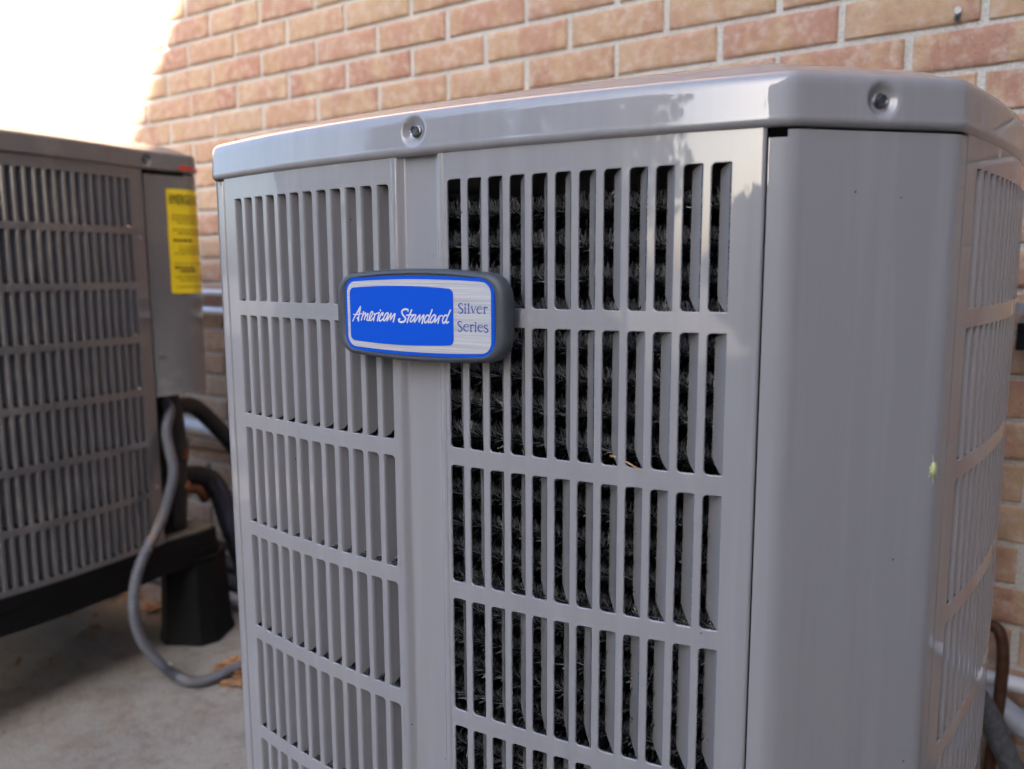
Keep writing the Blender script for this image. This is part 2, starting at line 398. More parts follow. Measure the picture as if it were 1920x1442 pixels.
def panel_mesh(slots, channel):
    zb = [0., .0145]
    for r in range(6, 0, -1): zb.append((ROWS[r][1]+ROWS[r-1][0])/2)
    zb += [ZTOP+.0105, .832]
    # u breaks
    ends = [(.2690,0,0),(.2702,-.0003,0),(.2712,-.0012,0),(.2717,-.0026,0),(.2717,-.016,0)]
    ub = []; kinds = []
    first, last = slots[0][0], slots[-1][1]
    cells = []
    grp = []
    bounds = [slots[0][0]-(PITCH_S-SW)/2]
    cellof = {}
    us = [-.2717, -.2712, -.2702, -.2690]
    offs = {-.2717: -.0026, -.2712: -.0012, -.2702: -.0003, .2717: -.0026, .2712: -.0012, .2702: -.0003}
    u = us[-1]
    for x in np.linspace(-.269, bounds[0], 3)[1:]: us.append(float(x))
    for i, (a, b, s_) in enumerate(slots):
        nb = b+(PITCH_S-SW)/2
        if i+1 < len(slots) and slots[i+1][0]-b > PITCH_S:      # the channel follows
            nb = b+.0028
        cellof[len(us)-1] = i; us.append(nb)
        if i+1 < len(slots) and slots[i+1][0]-b > PITCH_S:
            nx = slots[i+1][0]-.0028
            for x in np.linspace(nb, nx, 49)[1:]: us.append(float(x))
    for x in np.linspace(us[-1], .269, 3)[1:]: us.append(float(x))
    us += [.2702, .2712, .2717]
    vs, fs, ns = [], [], []; idx = {}
    endn = {.2690: 0., .2702: .35, .2712: .8, .2717: 1.35}
    def V(u, z, off=0., q=None):
        key = (round(u, 7), round(z, 7), round(off, 7), q is None)
        if key not in idx:
            sl = (chan(u+.0002)-chan(u-.0002))/.0004 if channel else 0
            tu, tz, tn = -sl, 0., 1.
            au = round(abs(u), 4)
            if au in endn: tu = math.tan(endn[au])*(1 if u > 0 else -1)
            if q is not None: tu, tz, tn = tu+q[0], q[1], q[2]
            a_ = u/R; nv = Vector((tu*math.cos(a_)+tn*math.sin(a_), tu*math.sin(a_)-tn*math.cos(a_), tz)); nv.normalize(); ns.append(nv)
            o_ = off+(chan(u) if channel else 0)+offs.get(round(u, 5), 0)
            idx[key] = len(vs); vs.append(face_pt(u, z, o_))
        return idx[key]
    e = .0008
    for ci in range(len(us)-1):
        u0, u1 = us[ci], us[ci+1]
        for ri in range(len(zb)-1):
            z0, z1 = zb[ri], zb[ri+1]
            if ci in cellof and 1 <= ri <= 7:
                a, b, side = slots[cellof[ci]]; r0, r1 = ROWS[7-ri]
                rl, rr = (.0007, .0030) if side == 'L' else (.0030, .0007)
                def loop(ex, off, w=None):
                    pts = []
                    for (cx, cz, sx, sz, rad, a0) in ((a, r0, 1, 1, rl, PI), (b, r0, -1, 1, rr, 1.5*PI), (b, r1, -1, -1, rr, 0), (a, r1, 1, -1, rl, .5*PI)):
                        q = []
                        for t in range(5):
                            an = a0+t*PI/8
                            q.append((cx+sx*rad+(rad+ex)*math.cos(an), cz+sz*rad+(rad+ex)*math.sin(an), -math.cos(an), -math.sin(an)))
                        pts.append([V(p[0], p[1], off, None if w is None else (p[2]*w[0], p[3]*w[0], w[1])) for p in q])
                    return pts
                A_ = loop(e, 0.); B_ = loop(e*.3, -.0003, (.75, .66)); C_ = loop(0., -.0010, (1., .1)); D_ = loop(0., -.0016, (1., .0001))
                O_ = [V(u0, z0), V(u1, z0), V(u1, z1), V(u0, z1)]
                for c in range(4):
                    n = (c+1) % 4
                    fs.append((O_[c], O_[n], A_[n][0], A_[c][4]))
                    for t in range(4): fs.append((O_[c], A_[c][t+1], A_[c][t]))
                for P1, P2 in ((A_, B_), (B_, C_), (C_, D_)):
                    f1 = sum(P1, []); f2 = sum(P2, []); n = len(f1)
                    for i in range(n): fs.append((f1[i], f1[(i+1) % n], f2[(i+1) % n], f2[i]))
            else:
                fs.append((V(u0, z0), V(u1, z0), V(u1, z1), V(u0, z1)))
    # folded side flanges
    for s_ in (-1, 1):
        p = [face_pt(s_*.2717, z, -.0026) for z in (0, .832)]; q = [face_pt(s_*.2719, z, -.018) for z in (0, .832)]
        b = len(vs); vs += p+q; ns += [Vector((s_, 0, 0))]*4; fs.append((b, b+1, b+3, b+2) if s_ > 0 else (b, b+2, b+3, b+1))
    me = bpy.data.meshes.new('louvered_panel'); me.from_pydata(vs, [], fs); me.update()
    me.shade_smooth(); me.normals_split_custom_set_from_vertices(ns); return me
SLS, SLF = slots_split(), slots_full()
ME_SPLIT = panel_mesh(SLS, True); ME_FULL = panel_mesh(SLF, False)
# louvre blades: bent in from one edge of the slot; (shift, depth) grow towards the lower rows
FIN = [(.0075,.0107),(.0086,.0120),(.0104,.0142),(.0112,.0153),(.0117,.0160),(.0120,.0164),(.0122,.0166)]
FIN2 = [(.0048, .0125)]*7
def louver_geo(side, a, D):
    s = 1 if side == 'L' else -1          # blade leans towards +u for L
    prof = [(0, -.0003), (.0001, -.0012), (a*.10, -D*.20), (a*.35, -D*.48), (a*.68, -D*.76), (a, -D)]
    # offsets of z at bottom and top for each profile station
    zbot = [.0, .0, .0003, .0018, .0052, .0105]; ztop = [0, 0, 0, -.0004, -.0015, -.0035]
    vs, fs = [], []
    th = .0009
    for lay in (0, 1):
        for i, (x, y) in enumerate(prof):
            xx = s*(x+(th if lay == 0 else 0)*.9*(D/(a+D))) if i else s*x; yy = y-(th*.4 if lay else 0)
            for t in (0, .5, 1):
                z = (-SHH+zbot[i])*(1-t)+ztop[i]*t if t in (0, 1) else -SHH/2
                vs.append((xx, -(R+yy), z))
    n = len(prof)
    for lay in (0, 1):
        for i in range(n-1):
            for t in (0, 1):
                q = (lay*n*3+i*3+t, lay*n*3+(i+1)*3+t, lay*n*3+(i+1)*3+t+1, lay*n*3+i*3+t+1)
                fs.append(q if (lay == 0) == (s > 0) else q[::-1])
    for t in (0, 1): fs.append(((n-1)*3+t, 2*n*3-3+t, 2*n*3-3+t+1, (n-1)*3+t+1))
    for i in range(n-1):
        fs.append((i*3, i*3+3, n*3+i*3+3, n*3+i*3)); fs.append((i*3+2, n*3+i*3+2, n*3+i*3+5, i*3+5))
    return vs, fs
_fm = {}
def louver_mesh(side, a, D):
    key = (side, a, D)
    if key not in _fm:
        vs, fs = louver_geo(side, a, D); me = bpy.data.meshes.new('louver'); me.from_pydata(vs, [], fs); me.update()
        me.shade_smooth(); me.set_sharp_from_angle(angle=math.radians(45)); _fm[key] = me
    return _fm[key]
def rotz(v, a): c, s = math.cos(a), math.sin(a); return (c*v[0]-s*v[1], s*v[0]+c*v[1], v[2])
def add_louvers(root, k, slots, fins, mat, single_cols):
    g = G()
    for i, (a, b, side) in enumerate(slots):
        ue = a if side == 'L' else b; th = ue/R
        for r in range(7):
            fa, fd = fins[r] if not (fins is FIN and side == 'L') else (.0040, .0135)
            # stamped blades are never quite alike
            fa2, fd2 = fa, fd
            if i in single_cols:
                if fins is FIN: q_ = random.choice((.94, 1., 1.05)); fa2, fd2 = round(fa*q_, 5), round(fd*(2-q_), 5)
                me = louver_mesh(side, fa2, fd2)
                if not me.materials: me.materials.append(mat)
                o = bpy.data.objects.new('louver', me); COL.objects.link(o); o.parent = root
                if me.materials[0] != mat:
                    o.material_slots[0].link = 'OBJECT'; o.material_slots[0].material = mat
                o.location = (*rotz((0, -(DC-R), 0), k*PI/2)[:2], ROWS[r][1]); o.rotation_euler = (0, 0, k*PI/2+th+random.uniform(-.0003,.0003))
            else:
                vs, fs = louver_geo(side, fa, fd)
                v2 = []
                for v in vs:
                    q = rotz(v, th); q = (q[0], q[1]-(DC-R), q[2]+ROWS[r][1]); v2.append(rotz(q, k*PI/2))
                g.add(v2, fs)
    if g.v:
        o = g.build('louver_bank', mat, root, 45); tag(o, kind='stuff')

def fillet(pts, rad, seg=7):              # rounds the inner points of a polyline
    out = [Vector(pts[0])]
    for i in range(1, len(pts)-1):
        P0, P1, P2 = Vector(pts[i-1]), Vector(pts[i]), Vector(pts[i+1]); r = rad[i-1] if isinstance(rad, (list, tuple)) else rad
        a = (P0-P1).normalized(); b = (P2-P1).normalized(); d = min(r, (P0-P1).length*.49, (P2-P1).length*.49)
        A, B = P1+a*d, P1+b*d
        for t in range(seg+1):
            t /= seg; out.append(A*(1-t)**2+P1*2*t*(1-t)+B*t*t)
    out.append(Vector(pts[-1])); return out
E1 = face_pt(HL, 0)[:2]; E2 = (-E1[1], -E1[0])      # ends of the front face and of the right face (45 deg mirror)
an = HL/R
T1 = Vector((math.cos(an), math.sin(an))); T2 = Vector((math.sin(an), math.cos(an)))
A0 = Vector(E1); B0 = Vector(E2)
CORNER = fillet([A0+T1*.0002, A0+T1*.015, B0-T2*.015, B0-T2*.0006], [.030, .030])
def rot2(p, a): c, s = math.cos(a), math.sin(a); return Vector((c*p[0]-s*p[1], s*p[0]+c*p[1]))
SERV = fillet([rot2(A0+T1*.0012, PI/2), Vector((.388,.374)), Vector((.378,.404)), Vector((.300,.410)), rot2(B0-T2*.0012, PI/2)], [.012, .016, .02])
SERV = [rot2(p, -PI/2) for p in SERV]     # stored in the frame of corner 0
def corner_mesh(path, z0, z1, notch=True):
    th = .0012; n = len(path); vs, fs = [], []
    zl = [z0, z0+(z1-z0)*.5, z1-.0048, z1]
    for i, p in enumerate(path):
        t = (path[min(i+1, n-1)]-path[max(i-1, 0)]).normalized(); nn = Vector((t.y, -t.x))
        for z in zl: vs.append((p.x, p.y, z))
    m = len(zl)
    s0 = [0]
    for i in range(1, n): s0.append(s0[-1]+(path[i]-path[i-1]).length)
    for i in range(n-1):
        for k in range(m-1):
            if notch and k == m-2 and s0[i+1] > .0018 and s0[i] < .0115: continue
            fs.append((i*m+k, (i+1)*m+k, (i+1)*m+k+1, i*m+k+1))
    # folded ends
    for e, sgn in ((0, 1), (n-1, -1)):
        t = (path[1]-path[0]).normalized() if e == 0 else (path[-1]-path[-2]).normalized(); nn = Vector((t.y, -t.x))
        b = len(vs); q = path[e]-nn*.012
        vs += [(q.x, q.y, z0), (q.x, q.y, z1-.004)]
        f = (e*m, b, b+1, e*m+m-1); fs.append(f[::-1] if sgn > 0 else f)
    me = bpy.data.meshes.new('corner_cover'); me.from_pydata(vs, [], fs); me.update(); me.shade_smooth(); me.set_sharp_from_angle(angle=math.radians(40)); return me

def outline(service):                     # full closed body outline, counter-clockwise from the front face
    pts = []
    for k in range(4):
        for u in np.linspace(-HL, HL, 60): pts.append(rot2(face_pt(float(u), 0)[:2], k*PI/2))
        c = SERV if (service and k == 1) else CORNER
        base = [rot2(p, k*PI/2) for p in c]
        pts += base[1:-1]
    return pts
def resample(pts, fine_at, step=.007, fine=.0014, rad=.024):
    P = pts+[pts[0]]; out = []; 
    for i in range(len(P)-1):
        a, b = P[i], P[i+1]; L_ = (b-a).length
        if L_ < 1e-6: continue
        nearf = any(((a+b)/2-q).length < rad+L_/2 for q in fine_at)
        st = fine if nearf else step; n = max(1, int(math.ceil(L_/st)))
        for j in range(n): out.append(a+(b-a)*(j/n))
    return out
ZC0, ZC1 = .8205, .8565
def cap(root, mat, screws, service=False, ZC0=.8205, ZC1=.8565):
    body = outline(service)
    # smooth + push out
    n = len(body); P = []
    for i in range(n):
        t = (body[(i+1) % n]-body[i-1]).normalized(); P.append(body[i]+Vector((t.y, -t.x))*.0040)
    for _ in range(3): P = [(P[i-1]+P[i]*2+P[(i+1) % n])/4 for i in range(len(P))]
    def nearest(q):
        q = Vector(q); return min(P, key=lambda p: (p-q).length)
    P = resample(P, [], .002); P = resample([q for q in P], [nearest(q) for q, z in screws]); sc = [(nearest(q), z) for q, z in screws]
    n = len(P)
    prof = [(-.012, ZC0+.006), (-.0065, ZC0+.0012), (-.0052, ZC0), (-.0035, ZC0+.0003), (-.0018, ZC0+.0013), (-.0007, ZC0+.0028), (-.0001, ZC0+.0050)]
    for z in np.linspace(ZC0+.0065, ZC1-.0095, 14): prof.append((-.0022*(z-ZC0)/.036, float(z)))
    for t in np.linspace(0, PI/2, 8)[1:]: prof.append((-.002-.0085*(1-math.cos(t)), ZC1-.0085+.0085*math.sin(t)))
    prof += [(-.013, ZC1+.0004), (-.017, ZC1+.0014), (-.024, ZC1+.0042), (-.034, ZC1+.0088), (-.055, ZC1+.0150), (-.09, ZC1+.0205), (-.15, ZC1+.0245), (-.25, ZC1+.0260)]
    vs, fs = [], []; m = len(prof)
    for i in range(n):
        t = (P[(i+1) % n]-P[i-1]).normalized(); nn = Vector((t.y, -t.x))
        for o_, z in prof:
            if o_ < -.013:
                q = P[i]+nn*-.013; l = q.length; q = q*(1-(-o_-.013)/l)
            else:
                q = P[i]+nn*o_
            for s_, zs in sc:
                d = (P[i]-s_).length; dz = z-zs
                rr = math.hypot(d, dz*1.0)
                if rr < .0150 and o_ > -.02:
                    tt = max(0, min(1, (.0130-rr)/.0078)); k = tt*tt*(3-2*tt); q = q-nn*(.0050*k)
            vs.append((q.x, q.y, z))
    for i in range(n):
        j = (i+1) % n
        for k in range(m-1): fs.append((i*m+k, j*m+k, j*m+k+1, i*m+k+1))
    # central fan opening closed by a raised disc with ring guard below the rim
    c = len(vs); vs.append((0, 0, ZC1+.026))
    for i in range(n): fs.append((i*m+m-1, ((i+1) % n)*m+m-1, c))
    co = mk('top_cap', vs, fs, mat, root, 50)
    for s_, zs in sc:
        i = min(range(n), key=lambda i: (P[i]-s_).length); t = (P[(i+1) % n]-P[i-1]).normalized(); nn = Vector((t.y, -t.x))
        o = screw(co); q = P[i]-nn*.0058
        o.location = (q.x, q.y, zs); o.rotation_euler = (PI/2, random.uniform(-.05,.05), math.atan2(nn.y, nn.x)+PI/2)
    return co
def screw_mesh():
    g = G()
    def ring(r, z, n=24, hexa=False):
        out = []
        for i in range(n):
            a = 2*PI*i/n
            rr = r/max(math.cos((a % (PI/3))-PI/6), .1)*math.cos(PI/6)*1.0 if hexa else r
            out.append((rr*math.cos(a), rr*math.sin(a), z))
        return out
    rings = [ring(.0050, 0), ring(.0050, .0007), ring(.0046, .0011), ring(.0038, .0013, hexa=True), ring(.0038, .0040, hexa=True),
             ring(.0034, .0045, hexa=True), ring(.0027, .0043), ring(.0024, .0037), ring(.0002, .0036)]
    vs = [v for r in rings for v in r]; n = 24
    fs = [(i*n+k, i*n+(k+1) % n, (i+1)*n+(k+1) % n, (i+1)*n+k) for i in range(len(rings)-1) for k in range(n)]
    me = bpy.data.meshes.new('screw'); me.from_pydata(vs, [], fs); me.update(); me.materials.append(M_STEEL)
    me.shade_smooth(); me.set_sharp_from_angle(angle=math.radians(35)); return me
ME_SCREW = screw_mesh()
def screw(parent):
    o = bpy.data.objects.new('screw', ME_SCREW); COL.objects.link(o); o.parent = parent; return o

def place_side(name, me, root, k, mat):
    if not me.materials: me.materials.append(mat)
    o = bpy.data.objects.new(name, me); COL.objects.link(o); o.parent = root; o.rotation_euler = (0, 0, k*PI/2)
    if me.materials[0] != mat:
        o.material_slots[0].link = 'OBJECT'; o.material_slots[0].material = mat
    return o
def core(root, inset=.074, z1=.79):
    g = G(); pts = outline(False); pts = [p*(1-inset/p.length) for p in pts[::4]]
    g.prism([(p.x, p.y) for p in pts], .012, z1); o = g.build('light_block_core', M_DARK, root); return o  # near-black block added inside to stop light and stand for shade

# ---- main unit
ROT1 = math.radians(1.7)
U1 = empty('air_conditioner', (-.4584, -.5343, .0869), ROT1)
tag(U1, 'large grey louvered air conditioner in front with a blue and silver badge', 'air conditioner')
place_side('louvered_panel', ME_SPLIT, U1, 0, M_PAINT)
for k in (1, 2, 3): place_side('louvered_panel', ME_FULL, U1, k, M_PAINT)
add_louvers(U1, 0, SLS, FIN, M_PAINT, range(24))
add_louvers(U1, 1, SLF, FIN2, M_PAINT, range(16))
add_louvers(U1, 3, SLF, FIN2, M_PAINT, ())
ME_CORNER = corner_mesh(CORNER, 0, .8190)
for k in range(4): place_side('corner_cover', ME_CORNER, U1, k, M_PAINT)
mids = [(rot2(face_pt(0, 0)[:2], k*PI/2), .8395) for k in range(4)]+[(rot2((A0+B0)/2, k*PI/2), .8385) for k in range(4)]
cap1 = cap(U1, M_PAINT, mids)
core(U1)
g = G(); g.prism([(p.x*.995, p.y*.995) for p in outline(False)[::3]], -.020, .006); g.build('base_pan', M_PAINT, U1)
g = G(); g.box(-.40, .40, -.40, .40, ZG-.0869, -.0205); o = g.build('mounting_pad', M_CONC, U1)

# coil: tubes and spine fins behind the front face
tz = [.030+i*.0256 for i in range(30) if .030+i*.0256 < .778]
ci = .026
g = G()
for z in tz:
    g.tube([face_pt(u, z+.0, -ci) for u in np.linspace(-.285, .285, 24)], .0050, 8, False)
o = g.build('coil_tubes', M_COIL, U1, 60); tag(o, kind='stuff')
vsn, vnn = [], []
tz2 = [(z, ci, .0028) for z in tz]+[(z+.0128, ci+.015, .0038) for z in tz[:-1]]
for ti, (z, ci_, st_) in enumerate(tz2):
    us = np.arange(-.285, .285, st_)+rng.uniform(-.0005, .0005)
    damage = np.array([noise.noise(Vector((u*9, z*9, 3.))) for u in us])
    for u, dm in zip(us, damage):
        ns = 24; a = rng.uniform(0, 2*PI)+np.arange(ns)*2*PI/ns+rng.normal(0, .05, ns)
        L_ = .0094*(1+rng.normal(0, .12, ns))
        lean = rng.normal(0, .0024, ns)*(1+.6*np.abs(np.cos(a)))+.0020*dm
        # frame at u: tangent t, outward n, up
        th = u/R; t = np.array([math.cos(th), math.sin(th), 0]); nn = np.array([math.sin(th), -math.cos(th), 0]); up = np.array([0, 0, 1.])
        c = np.array(face_pt(u, z+.0016*noise.noise(Vector((u*14, z*40, 1.))), -ci_+.001*noise.noise(Vector((u*20, z*50, 8.)))))
        d = np.outer(np.cos(a), nn)+np.outer(np.sin(a), up); s_ = np.outer(-np.sin(a), nn)+np.outer(np.cos(a), up)
        w0, w1 = .00046, .00036
        droop = rng.normal(0, .0008, ns)
        p0 = c+d*.0047; p1 = c+d*(.0047+L_)[:, None]+np.outer(lean, t)+s_*droop[:, None]
        mx = rng.uniform(.25, 1., ns); tw = s_*(1-mx)[:, None]*rng.choice([-1, 1], ns)[:, None]+np.outer(mx, t); tw /= np.linalg.norm(tw, axis=1)[:, None]
        fc = np.cross(d, tw); fc *= np.sign(fc@nn+1e-9)[:, None]; fc = fc+rng.normal(0, .35, (ns, 3))+nn*.25
        nl, nrr = fc-tw*.9, fc+tw*.9; vnn.append(np.stack([nl, nrr, nrr, nl], 1).reshape(-1, 3))
        vsn.append(np.stack([p0-tw*w0, p0+tw*w0, p1+tw*w1, p1-tw*w1], 1).reshape(-1, 3))
V_ = np.concatenate(vsn).astype(np.float32); nq = len(V_)//4
me = bpy.data.meshes.new('spine_fins'); me.vertices.add(len(V_)); me.vertices.foreach_set('co', V_.ravel())
me.loops.add(nq*4); me.loops.foreach_set('vertex_index', np.arange(nq*4, dtype=np.int32))
me.polygons.add(nq); me.polygons.foreach_set('loop_start', np.arange(nq, dtype=np.int32)*4)
me.update(calc_edges=True); me.shade_smooth()
NN = np.concatenate(vnn); NN /= np.linalg.norm(NN, axis=1)[:, None]; me.normals_split_custom_set_from_vertices(NN.tolist())
o = link('spine_fins', me, M_SPINE, U1); tag(o, kind='stuff')
print('spines', nq)

# ---- badge
def sup(hw, hz_mid, hz_end, r, n=12, cx=0, cz=0):      # rounded shape with bulging top and bottom
    pts = []
    def top(x): return hz_mid-(hz_mid-hz_end)*(x/hw)**2
    cs = [(1,1),(-1,1),(-1,-1),(1,-1)]
    for q, (sx, sz) in enumerate(cs):
        xc = sx*(hw-r); zc = sz*(top(hw-r)-r)
        for t in range(n+1):
            a = q*PI/2+t*(PI/2)/n; pts.append((xc+r*math.cos(a), zc+r*math.sin(a)))
        # straight or bulged run to the next corner
        if q == 0: 
            for x in np.linspace(hw-r, -(hw-r), 22)[1:-1]: pts.append((float(x), top(x)))
        if q == 2:
            for x in np.linspace(-(hw-r), hw-r, 22)[1:-1]: pts.append((float(x), -top(x)))
    return [(x+cx, z+cz) for x, z in pts]
badge = empty('badge', (.0095, -DC-.0015, .7815-.0869))
badge.parent = U1; badge['label'] = 'oblong blue and silver nameplate badge with rounded dark grey rim'
def loft(name, rings, mat, parent, smooth=45, capend=True, capstart=False):
    n = len(rings[0]); vs = [v for r in rings for v in r]
    fs = [(i*n+k, (i+1)*n+k, (i+1)*n+(k+1) % n, i*n+(k+1) % n) for i in range(len(rings)-1) for k in range(n)]
    if capend: fs.append(tuple((len(rings)-1)*n+k for k in range(n))[::-1])
    o = mk(name, vs, fs, mat, parent, smooth)
    bm = bmesh.new(); bm.from_mesh(o.data); bmesh.ops.recalc_face_normals(bm, faces=bm.faces); 
    f = min(bm.faces, key=lambda f: f.calc_center_median().y)
    if f.normal.y > 0: bmesh.ops.reverse_faces(bm, faces=bm.faces)
    bm.to_mesh(o.data); bm.free(); return o
rings = []
for ins, y in ((.0, -.0045), (0., -.0085), (.0004, -.0100), (.0015, -.0123), (.0032, -.0140), (.0055, -.0149), (.0078, -.0152), (.0092, -.0151), (.0099, -.0144)):
    rings.append([(x, y, z) for x, z in sup(.0872-ins, .0372-ins*.45 if ins < .006 else .0372-ins*.43, .0318-ins*.42, max(.020-ins*.5, .012), cx=-.0008)])
loft('badge_body', rings, M_BADGE, badge, 60)
def plate(name, hw, hm, he, r, y, mat, cx, cz=0, th=.0003):
    p = sup(hw, hm, he, r, cx=cx, cz=cz)
    return loft(name, [[(x, y+th, z) for x, z in p], [(x, y, z) for x, z in p]], mat, badge, 30)
plate('blue_border', .0755, .0315, .0290, .0110, -.0150, M_BLUE, .0005)
plate('silver_plate', .0727, .0288, .0264, .0092, -.0154, M_SILVER, .0004)
plate('blue_field', .0537, .0236, .0215, .0048, -.0158, M_BLUE, -.0154)
AMER = [[[0.8,1.0,1.1],[[-66.26,-5.91],[-63.74,-2.01],[-60.94,1.29],[-57.16,6.2]]],[[1.1,1.0,1.2],[[-57.16,6.2],[-57.57,3.67],[-58.99,-0.5],[-59.57,-3.29],[-59.82,-5.6]]],[[0.8,0.7],[[-65.24,-0.43],[-60.69,-0.32],[-56.0,0.49]]],[[1,0.9],[[-61.12,-3.1],[-59.81,-5.37]]],[[1,0.9],[[-53.92,2.14],[-55.14,-1.33],[-56.68,-5.05]]],[[0.8,0.9],[[-55.48,-2.25],[-53.54,0.09],[-51.64,1.28],[-52.05,-1.24],[-53.24,-4.26]]],[[0.8,0.9],[[-52.4,-2.4],[-50.47,-0.29],[-48.9,0.67],[-49.62,-2.1],[-50.47,-4.41],[-48.81,-5.05]]],[[0.8,0.9,0.8],[[-48.81,-5.05],[-46.59,-2.93],[-44.35,-0.13],[-43.66,1.93],[-44.56,2.48],[-46.14,0.96],[-47.47,-2.04],[-47.7,-4.1],[-46.36,-4.97],[-44.48,-3.78],[-43.22,-2.61]]],[[1,0.9],[[-42.19,0.83],[-41.97,-1.43],[-43.16,-5.11]]],[[0.9,0.8],[[-42.29,-1.9],[-40.68,0.64],[-38.55,1.15],[-37.02,1.86]]],[[1,1],[[-36.56,1.87],[-37.9,-1.78],[-38.92,-4.98]]],[[1.1,1.1],[[-35.44,3.93],[-35.31,3.48]]],[[0.9,1,0.8],[[-33.5,-0.53],[-32.38,1.52],[-33.42,1.72],[-35.29,-0.35],[-36.74,-3.11],[-36.65,-4.92],[-34.84,-4.64],[-32.38,-2.76]]],[[0.9,1,0.9],[[-26.91,0.76],[-27.47,1.87],[-29.57,0.92],[-31.45,-1.61],[-32.28,-4.11],[-30.95,-4.52],[-28.79,-2.21],[-26.9,0.98],[-27.58,-1.5],[-28.57,-4.68]]],[[0.9,0.9],[[-28.27,-4.45],[-26.1,-1.46],[-23.78,1.73],[-24.29,-0.52],[-24.99,-3.9]]],[[0.9,1],[[-24.99,-3.9],[-22.85,-1.38],[-19.83,1.38],[-20.5,-1.31],[-21.95,-5.38]]],[[1.1,1.2,1.3,1.1],[[-6.27,3.9],[-6.56,4.86],[-8.76,5.18],[-11.31,4.52],[-12.63,3.03],[-12.05,1.09],[-10.2,-0.81],[-8.97,-2.24],[-9.66,-3.97],[-11.91,-5.13],[-14.46,-5.21],[-16.04,-4.4],[-16.17,-3.42],[-15.03,-2.66]]],[[1.1,1],[[-2.49,4.71],[-4.47,1.04],[-6.13,-2.16],[-7.32,-5.36]]],[[0.9,0.9],[[-7.95,0.34],[-4.48,0.67],[-0.72,0.89],[1.77,0.95]]],[[1,0.9],[[1.76,0.23],[0.53,0.92],[-1.68,-0.1],[-3.62,-2.33],[-4.3,-4.05],[-3.06,-4.74],[-1.14,-3.23],[1.44,-0.02],[0.44,-2.46],[0.06,-4.89]]],[[0.9,1],[[0.38,-4.88],[2.94,-1.91],[5.8,1.06],[5.44,-1.12],[4.73,-4.51]]],[[0.9,1],[[5.06,-4.02],[7.28,-1.31],[9.8,1.16],[9.12,-1.74],[7.79,-5.62]]],[[1,0.9],[[14.68,0.57],[13.16,1.01],[11.29,-0.72],[10.31,-3.14],[10.88,-5.04],[12.43,-4.28],[14.63,-1.58],[18.12,5.29]]],[[0.9,0.9],[[14.95,-0.62],[14.29,-3.03],[14.24,-4.94],[16.09,-3.93]]],[[1,0.9],[[21.63,0.75],[20.14,1.42],[18.31,0.19],[16.43,-2.25],[16.09,-4.17],[17.59,-4.6],[19.45,-2.88],[21.63,0.51],[20.98,-1.88],[20.31,-4.52]]],[[0.9,0.9],[[20.62,-4.51],[22.77,-2.3],[25.53,0.85],[24.89,-1.3],[23.62,-4.89]]],[[0.9,0.9],[[24.9,-0.59],[26.43,0.87],[28.21,0.8]]],[[1,0.9],[[32.66,0.8],[31.19,1.47],[29.38,0.01],[28.14,-2.62],[28.7,-4.73],[30.19,-4.21],[32.02,-1.57],[35.98,5.46]]],[[0.9,0.9],[[32.93,-0.13],[32.0,-2.51],[31.96,-4.63],[34.05,-3.63]]]]
